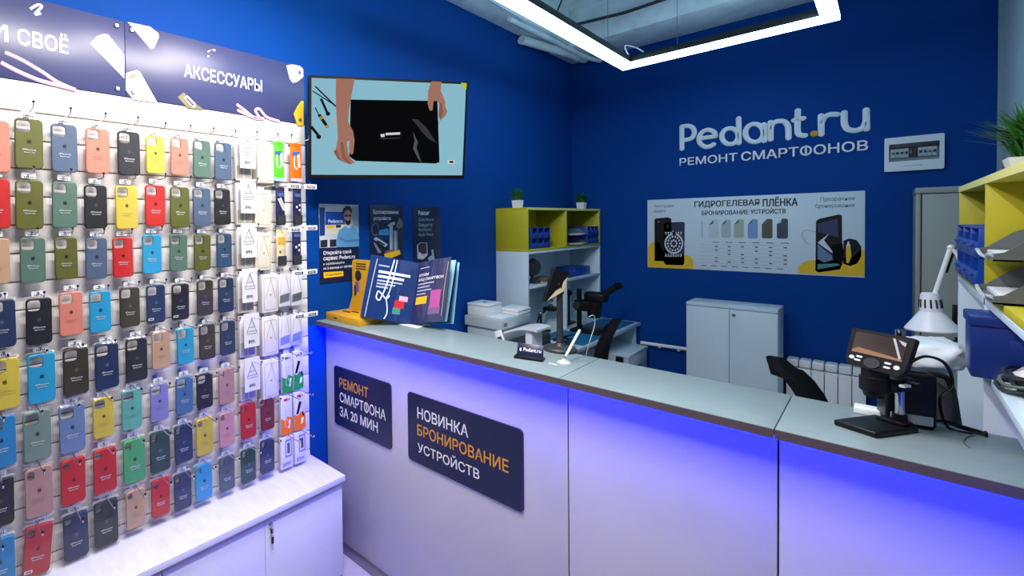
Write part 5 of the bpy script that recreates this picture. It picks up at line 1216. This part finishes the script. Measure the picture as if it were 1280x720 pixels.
mb = MB(); rr = random.Random(3)
for k in range(9):
    c = Vector((0.185+rr.uniform(-.015, .02), 1.62+rr.uniform(-.03, .03), 1.220+0.003*k)); ra, rb_ = 0.03+rr.uniform(0, .012), 0.045+rr.uniform(0, .02)
    mb.tube([c+Vector((ra*math.cos(a), rb_*math.sin(a), 0.004*math.sin(3*a))) for a in [2*math.pi*j/18 for j in range(19)]], 0.003, M_dgrey if k % 3 else mat('green_grey_cable', (90, 104, 92), 0.5), 6)
tag(mb.build('cable_coil'), 'coil of dark cables on the white shelf beside the blue box', 'cables')
tag(MB().prism([(0.148, 1.40), (0.25, 1.38), (0.26, 1.52), (0.155, 1.53)], 1.2155, 1.2175, M_plastic).build('paper_sheet'), 'white paper sheet on the white shelf at the right edge of the photo', 'paper')
mb = MB(); rr = random.Random(5); vs = []; fs = []; n = 10
for j in range(n+1):
    for i in range(14):
        a = 2*math.pi*i/14; r_ = (0.030+0.006*math.sin(3*a+j)+rr.uniform(-.003, .003))*(1-0.25*(j/n)**3); vs.append((0.215+r_*math.cos(a)*1.5, 1.655+r_*math.sin(a)*0.75, 1.216+0.056*j/n))
for j in range(n):
    for i in range(14): fs.append([j*14+i, j*14+(i+1) % 14, (j+1)*14+(i+1) % 14, (j+1)*14+i])
fs.append([n*14+k for k in range(14)]); mb.add(vs, fs, M_milky)
tag(mb.build('plastic_bag'), 'crumpled clear plastic bag standing against the blue box', 'bag')
t = thing('side_desk', 'white side desk under the shelving unit at the right wall', 'desk', (0.2, 2.1, 0))
MB().box((-0.06, 1.72, 0.725), (RX-0.002, 2.45, 0.750), M_white2, 0.001).build('desktop', t)
for y in (1.73, 2.42): MB().box((0.0, y, 0), (RX-0.01, y+0.02, 0.725), M_white2).build('side_panel', t)

# desk lamp clamped to the shelf end
LY = 2.50
def lw(px, py): return W(px, py, 1, LY)
t = thing('desk_lamp', 'white jointed desk lamp with a conical shade in front of the grey locker', 'lamp', lw(1200, 425))
sc = lw(1165.5, 413); ap = lw(1162, 366); ax = (ap-sc).normalized()
rad = (lw(1202, 415)-lw(1129, 415)).length/2; Ls = (ap-sc).length
q = ax.to_track_quat('Z', 'Y').to_matrix().to_4x4(); q.translation = sc
q = q @ Matrix.Rotation(0, 4, 'Z')
M_lampw = mat('white_lamp_enamel', (226, 228, 236), 0.35)
MB().lathe([(rad*0.98, 0.0), (rad, 0.004), (rad*0.97, 0.008), (rad*0.42, Ls*0.50)], M_lampw, 36, q, cap=False).build('shade', t)
mb = MB(); mb.lathe([(rad*0.43, Ls*0.46), (rad*0.41, Ls*0.52), (rad*0.34, Ls*0.94), (rad*0.30, Ls), (0.002, Ls*1.01)], M_lampw, 28, q); mb.build('socket_cap', t)
mb = MB()
for k in range(12):
    a = 2*math.pi*k/12; c = Vector((rad*0.385*math.cos(a), rad*0.385*math.sin(a), Ls*0.72)); mb.tube([q @ (c+Vector((rad*.02*math.cos(a), rad*.02*math.sin(a), -Ls*0.11))), q @ (c+Vector((-rad*.012*math.cos(a), -rad*.012*math.sin(a), Ls*0.11)))], 0.0022, M_dgrey, 6)
mb.build('vent_slots', t)
MB().ball(sc+ax*Ls*0.2, rad*0.3, emis('bulb_off', (200, 200, 196), 0.2) if False else M_plastic, 12).build('bulb', t)
j0 = lw(1169, 366); j1 = lw(1188.5, 309); j2 = lw(1201, 330); j3 = lw(1200, 428)
MB().tube([j0, j1], 0.0058, M_plastic, 10).build('upper_arm', t)
mb = MB(); off = Vector((0.006, 0.012, 0)); mb.tube([j1+off, j1*0.45+j0*0.55+off], 0.006, M_black, 8); mb.build('spring', t)
MB().tube([j1, j1*0.3+j2*0.7+Vector((0, .0, .012)), j2, j3], 0.0050, M_plastic, 10).build('lower_arm', t)
mb = MB(); mb.box((j3.x-0.020, LY-0.062, j3.z-0.022), (j3.x+0.016, LY+0.012, j3.z+0.004), M_black, 0.005); mb.box((j3.x-0.032, LY-0.035, j3.z-0.045), (j3.x-0.012, LY-0.005, j3.z-0.018), M_black, 0.005); mb.cyl(j3+Vector((0, 0, -.02)), j3+Vector((0, 0, .015)), 0.010, M_black); mb.build('clamp', t)
mb = MB(); mb.ball(j1, 0.008, M_plastic, 10); mb.build('elbow', t)
mb = MB(); mb.tube(bez([j3+Vector((.0, -.03, -.02)), j3+Vector((.02, -.062, -.06)), j3+Vector((.022, -.066, -.13)), j3+Vector((.012, -.064, -.20))], 6), 0.003, M_plastic, 6); mb.build('power_cord', t)

# digital microscope on the counter
o0 = Vector((-0.074, 1.521, ZC)); ou = Vector((0.88, -0.47, 0)).normalized(); ob = Vector((0.47, 0.88, 0)).normalized()
FM = Matrix(((ou.x, ob.x, 0, o0.x), (ou.y, ob.y, 0, o0.y), (0, 0, 1, ZC), (0, 0, 0, 1)))
t = thing('digital_microscope', 'black digital microscope with a tilted screen standing on the right end of the counter', 'microscope', (o0.x+0.05, o0.y+0.03, ZC))
MB().box((0, 0, 0.0), (0.070, 0.122, 0.013), M_black, 0.004, FM, 3).build('base_plate', t)
mb = MB(); mb.box((0.020, 0.088, 0.013), (0.064, 0.118, 0.020), M_black, 0.003, FM); mb.cyl(FM @ Vector((0.046, 0.112, 0.02)), FM @ Vector((0.046, 0.112, 0.032)), 0.011, M_black); mb.build('post_foot', t)
MB().cyl(FM @ Vector((0.046, 0.112, 0.03)), FM @ Vector((0.046, 0.112, 0.215)), 0.0075, M_chrome).build('post', t)
mb = MB(); mb.box((0.030, 0.07, 0.085), (0.064, 0.126, 0.115), M_black, 0.006, FM); mb.cyl(FM @ Vector((0.062, 0.10, 0.10)), FM @ Vector((0.082, 0.10, 0.10)), 0.011, M_black); mb.build('focus_carriage', t)
mb = MB(); mb.box((0.070, 0.06, 0.103), (0.080, 0.08, 0.109), M_plastic, 0.002, FM); mb.build('lock_lever', t)
cen = Wd(1096.5, 440, 1.00); su = (ou*0.97+Vector((0, 0, -0.03))).normalized(); sv = (Vector((0, 0, 0.95))+ob*0.30).normalized()
FSC = FR(cen, su, sv)
MB().prism([(-0.047, -0.026), (-0.040, -0.040), (0.040, -0.040), (0.047, -0.026), (0.049, 0.040), (0.046, 0.043), (-0.046, 0.043), (-0.049, 0.040)], -0.014, 0.0, M_black, FSC).build('display_housing', t)
MB().prism(rrect(-0.040, -0.010, 0.040, 0.036, 0.002), 0.0002, 0.0008, mat('dark_screen_glass', (52, 40, 32), 0.12), FSC).build('screen', t)
mb = MB(); mb.prism([(-0.039, -0.004), (-0.030, 0.002), (0.02, -0.003), (0.039, -0.006), (0.039, -0.0095), (-0.039, -0.0095)], 0.0009, 0.001, mat('tan_screen_image', (150, 110, 80), 0.4), FSC); mb.prism([(0.018, 0.035), (0.022, 0.035), (0.037, -0.004), (0.034, -0.006)], 0.0009, 0.001, M_lgrey, FSC); mb.prism([(0.027, 0.034), (0.039, 0.030), (0.039, 0.022), (0.033, 0.026)], 0.0009, 0.001, M_lgrey, FSC); mb.build('screen_image', t)
mb = MB()
for (x, y, r_) in ((-0.036, -0.022, 0.0042), (0.035, -0.024, 0.0045)): mb.prism(ell(x, y, r_, r_, 14), 0, 0.0025, M_plastic, FSC)
for (x, y) in ((-0.024, -0.018), (-0.026, -0.026), (0.021, -0.019), (0.021, -0.028)): mb.prism(rrect(x-0.005, y-0.002, x+0.005, y+0.002, 0.0015, 2), 0, 0.0025, M_plastic, FSC)
mb.build('buttons', t)
MB().prism(ell(-0.003, -0.026, 0.013, 0.011, 18), 0.0, 0.002, M_dgrey, FSC).build('dial', t)
mb = MB(); lc = cen-ou*0.010+ob*0.012+Vector((0, 0, -0.036)); mb.lathe([(0.020, 0.0), (0.020, -0.02), (0.023, -0.022), (0.023, -0.050), (0.018, -0.055), (0.016, -0.064)], M_black, 20, Matrix.Translation(lc)); mb.box((-0.016, -0.008, -0.02), (0.016, 0.03, 0.02), M_black, 0.004, Matrix.Translation(lc+Vector((0, 0, .0)))); mb.build('lens_barrel', t)
mb = MB(); mb.tube([lc+Vector((0, 0, -.02)), FM @ Vector((0.046, 0.10, 0.10))], 0.010, M_black, 8); mb.build('holder_arm', t)
mb = MB(); e0 = FSC @ Vector((0.047, -0.005, -0.008)); mb.tube(bez([e0, e0+Vector((.02, .02, .012)), e0+Vector((.045, .05, -.004)), e0+Vector((.055, .075, -.05)), (0.075, 1.685, 1.16), (0.085, 1.67, 1.104), (0.115, 1.66, 1.1035)], 6), 0.0028, M_black, 6); mb.build('usb_cable', t)

# receipt printer, tool bag, white bag, small white box
FRP = TF(0.018, 1.640, ZC, 0.95, 0.0, 0.0, 1.0)
t = thing('receipt_printer', 'black boxy device with a silver strip standing behind the digital microscope', 'device', (0.045, 1.665, ZC))
rb = Matrix(((0.97, -0.22, 0, 0.000), (0.22, 0.97, 0, 1.612), (0, 0, 1, ZC), (0, 0, 0, 1)))
MB().box((0, 0.0, 0.004), (0.072, 0.066, 0.118), M_black, 0.006, rb, 3).build('body', t)
mb = MB(); mb.box((0.006, -0.003, 0.010), (0.066, 0.0, 0.030), M_lgrey, 0.002, rb); mb.build('silver_strip', t)
mb = MB(); [mb.box((x, y, 0), (x+0.01, y+0.01, 0.005), M_blackm, M=rb) for x in (0.004, 0.058) for y in (0.006, 0.05)]; mb.build('rubber_feet', t)
MB().box((0.008, 0.02, 0.118), (0.064, 0.05, 0.121), M_dgrey, 0.001, rb).build('paper_slot', t)
tag(MB().box((-0.048, 1.650, ZC+0.0003), (-0.006, 1.692, ZC+0.014), M_plastic, 0.002, ).build('small_white_box'), 'small flat white box on the counter behind the microscope post', 'box')
def lump(c, rx, ry, rz_, m, seed, amp, name, n=18):
    rr = random.Random(seed); mb = MB(); vs = []; fs = []
    for j in range(n+1):
        th_ = math.pi*j/n
        for i in range(n*2):
            a = math.pi*i/n; k = 1+amp*(math.sin(3*a+2*th_+seed)+0.7*math.sin(7*a-5*th_)+0.5*math.sin(11*th_+4*a))+rr.uniform(-amp, amp)*0.4
            sx = math.copysign(abs(math.cos(a))**0.6, math.cos(a)); sy_ = math.copysign(abs(math.sin(a))**0.6, math.sin(a)); st = max(0.001, math.sin(th_))**0.5
            vs.append((c[0]+rx*st*sx*k, c[1]+ry*st*sy_*k, c[2]-rz_*math.copysign(abs(math.cos(th_))**0.7, math.cos(th_))*(k if 0 < j < n else 1)))
    m_ = 2*n
    for j in range(n):
        for i in range(m_): fs.append([j*m_+i, j*m_+(i+1) % m_, (j+1)*m_+(i+1) % m_, (j+1)*m_+i])
    mb.add(vs, fs, m); return mb.build(name, ang=70)
t = thing('tool_bag', 'dark grey fabric tool bag on the side desk behind the black device', 'bag', (0.075, 1.95, 0.75))
o = lump((0.070, 1.95, 0.951), 0.050, 0.10, 0.20, mat('dark_fabric', (34, 36, 40), 0.85), 2, 0.02, 'bag_body'); o.parent = t; o.matrix_parent_inverse = world(t).inverted()
mb = MB(); mb.tube(bez([(0.04, 1.88, 1.14), (0.05, 1.87, 1.17), (0.09, 1.87, 1.17), (0.10, 1.88, 1.14)], 6), 0.006, M_black, 6); mb.build('handle', t)
tag(lump((0.075, 2.02, 1.196), 0.055, 0.09, 0.036, mat('white_bag_film', (222, 230, 234), 0.35), 5, 0.05, 'white_bag'), 'crumpled white plastic bag lying on the dark tool bag under the desk lamp', 'bag')
mb = MB()
for k in range(3): mb.tube(bez([(0.066, 1.665+0.006*k, ZC+0.012), (0.085, 1.66+.01*k, ZC+0.02-.004*k), (0.105+.01*k, 1.672, ZC+0.008), (0.09, 1.69, ZC+0.006), (0.12, 1.685-.01*k, ZC+0.0045), (0.132, 1.682-.01*k, ZC+0.0045)], 6), 0.0022, M_black, 6)
mb.box((0.130, 1.660, ZC+0.0008), (0.134, 1.676, ZC+0.010), M_black, 0.001)
tag(mb.build('cable_loop'), 'black cable loop lying on the counter beside the black device', 'cables')
tag(MB().tube(bez([(0.105, 1.56, ZC+0.0015), (0.100, 1.59, ZC+0.0015), (0.106, 1.63, ZC+0.0015), (0.118, 1.66, ZC+0.0015)], 6), 0.0012, M_mgrey, 6).build('thin_wire'), 'thin grey wire curving on the counter at its right end', 'wire')
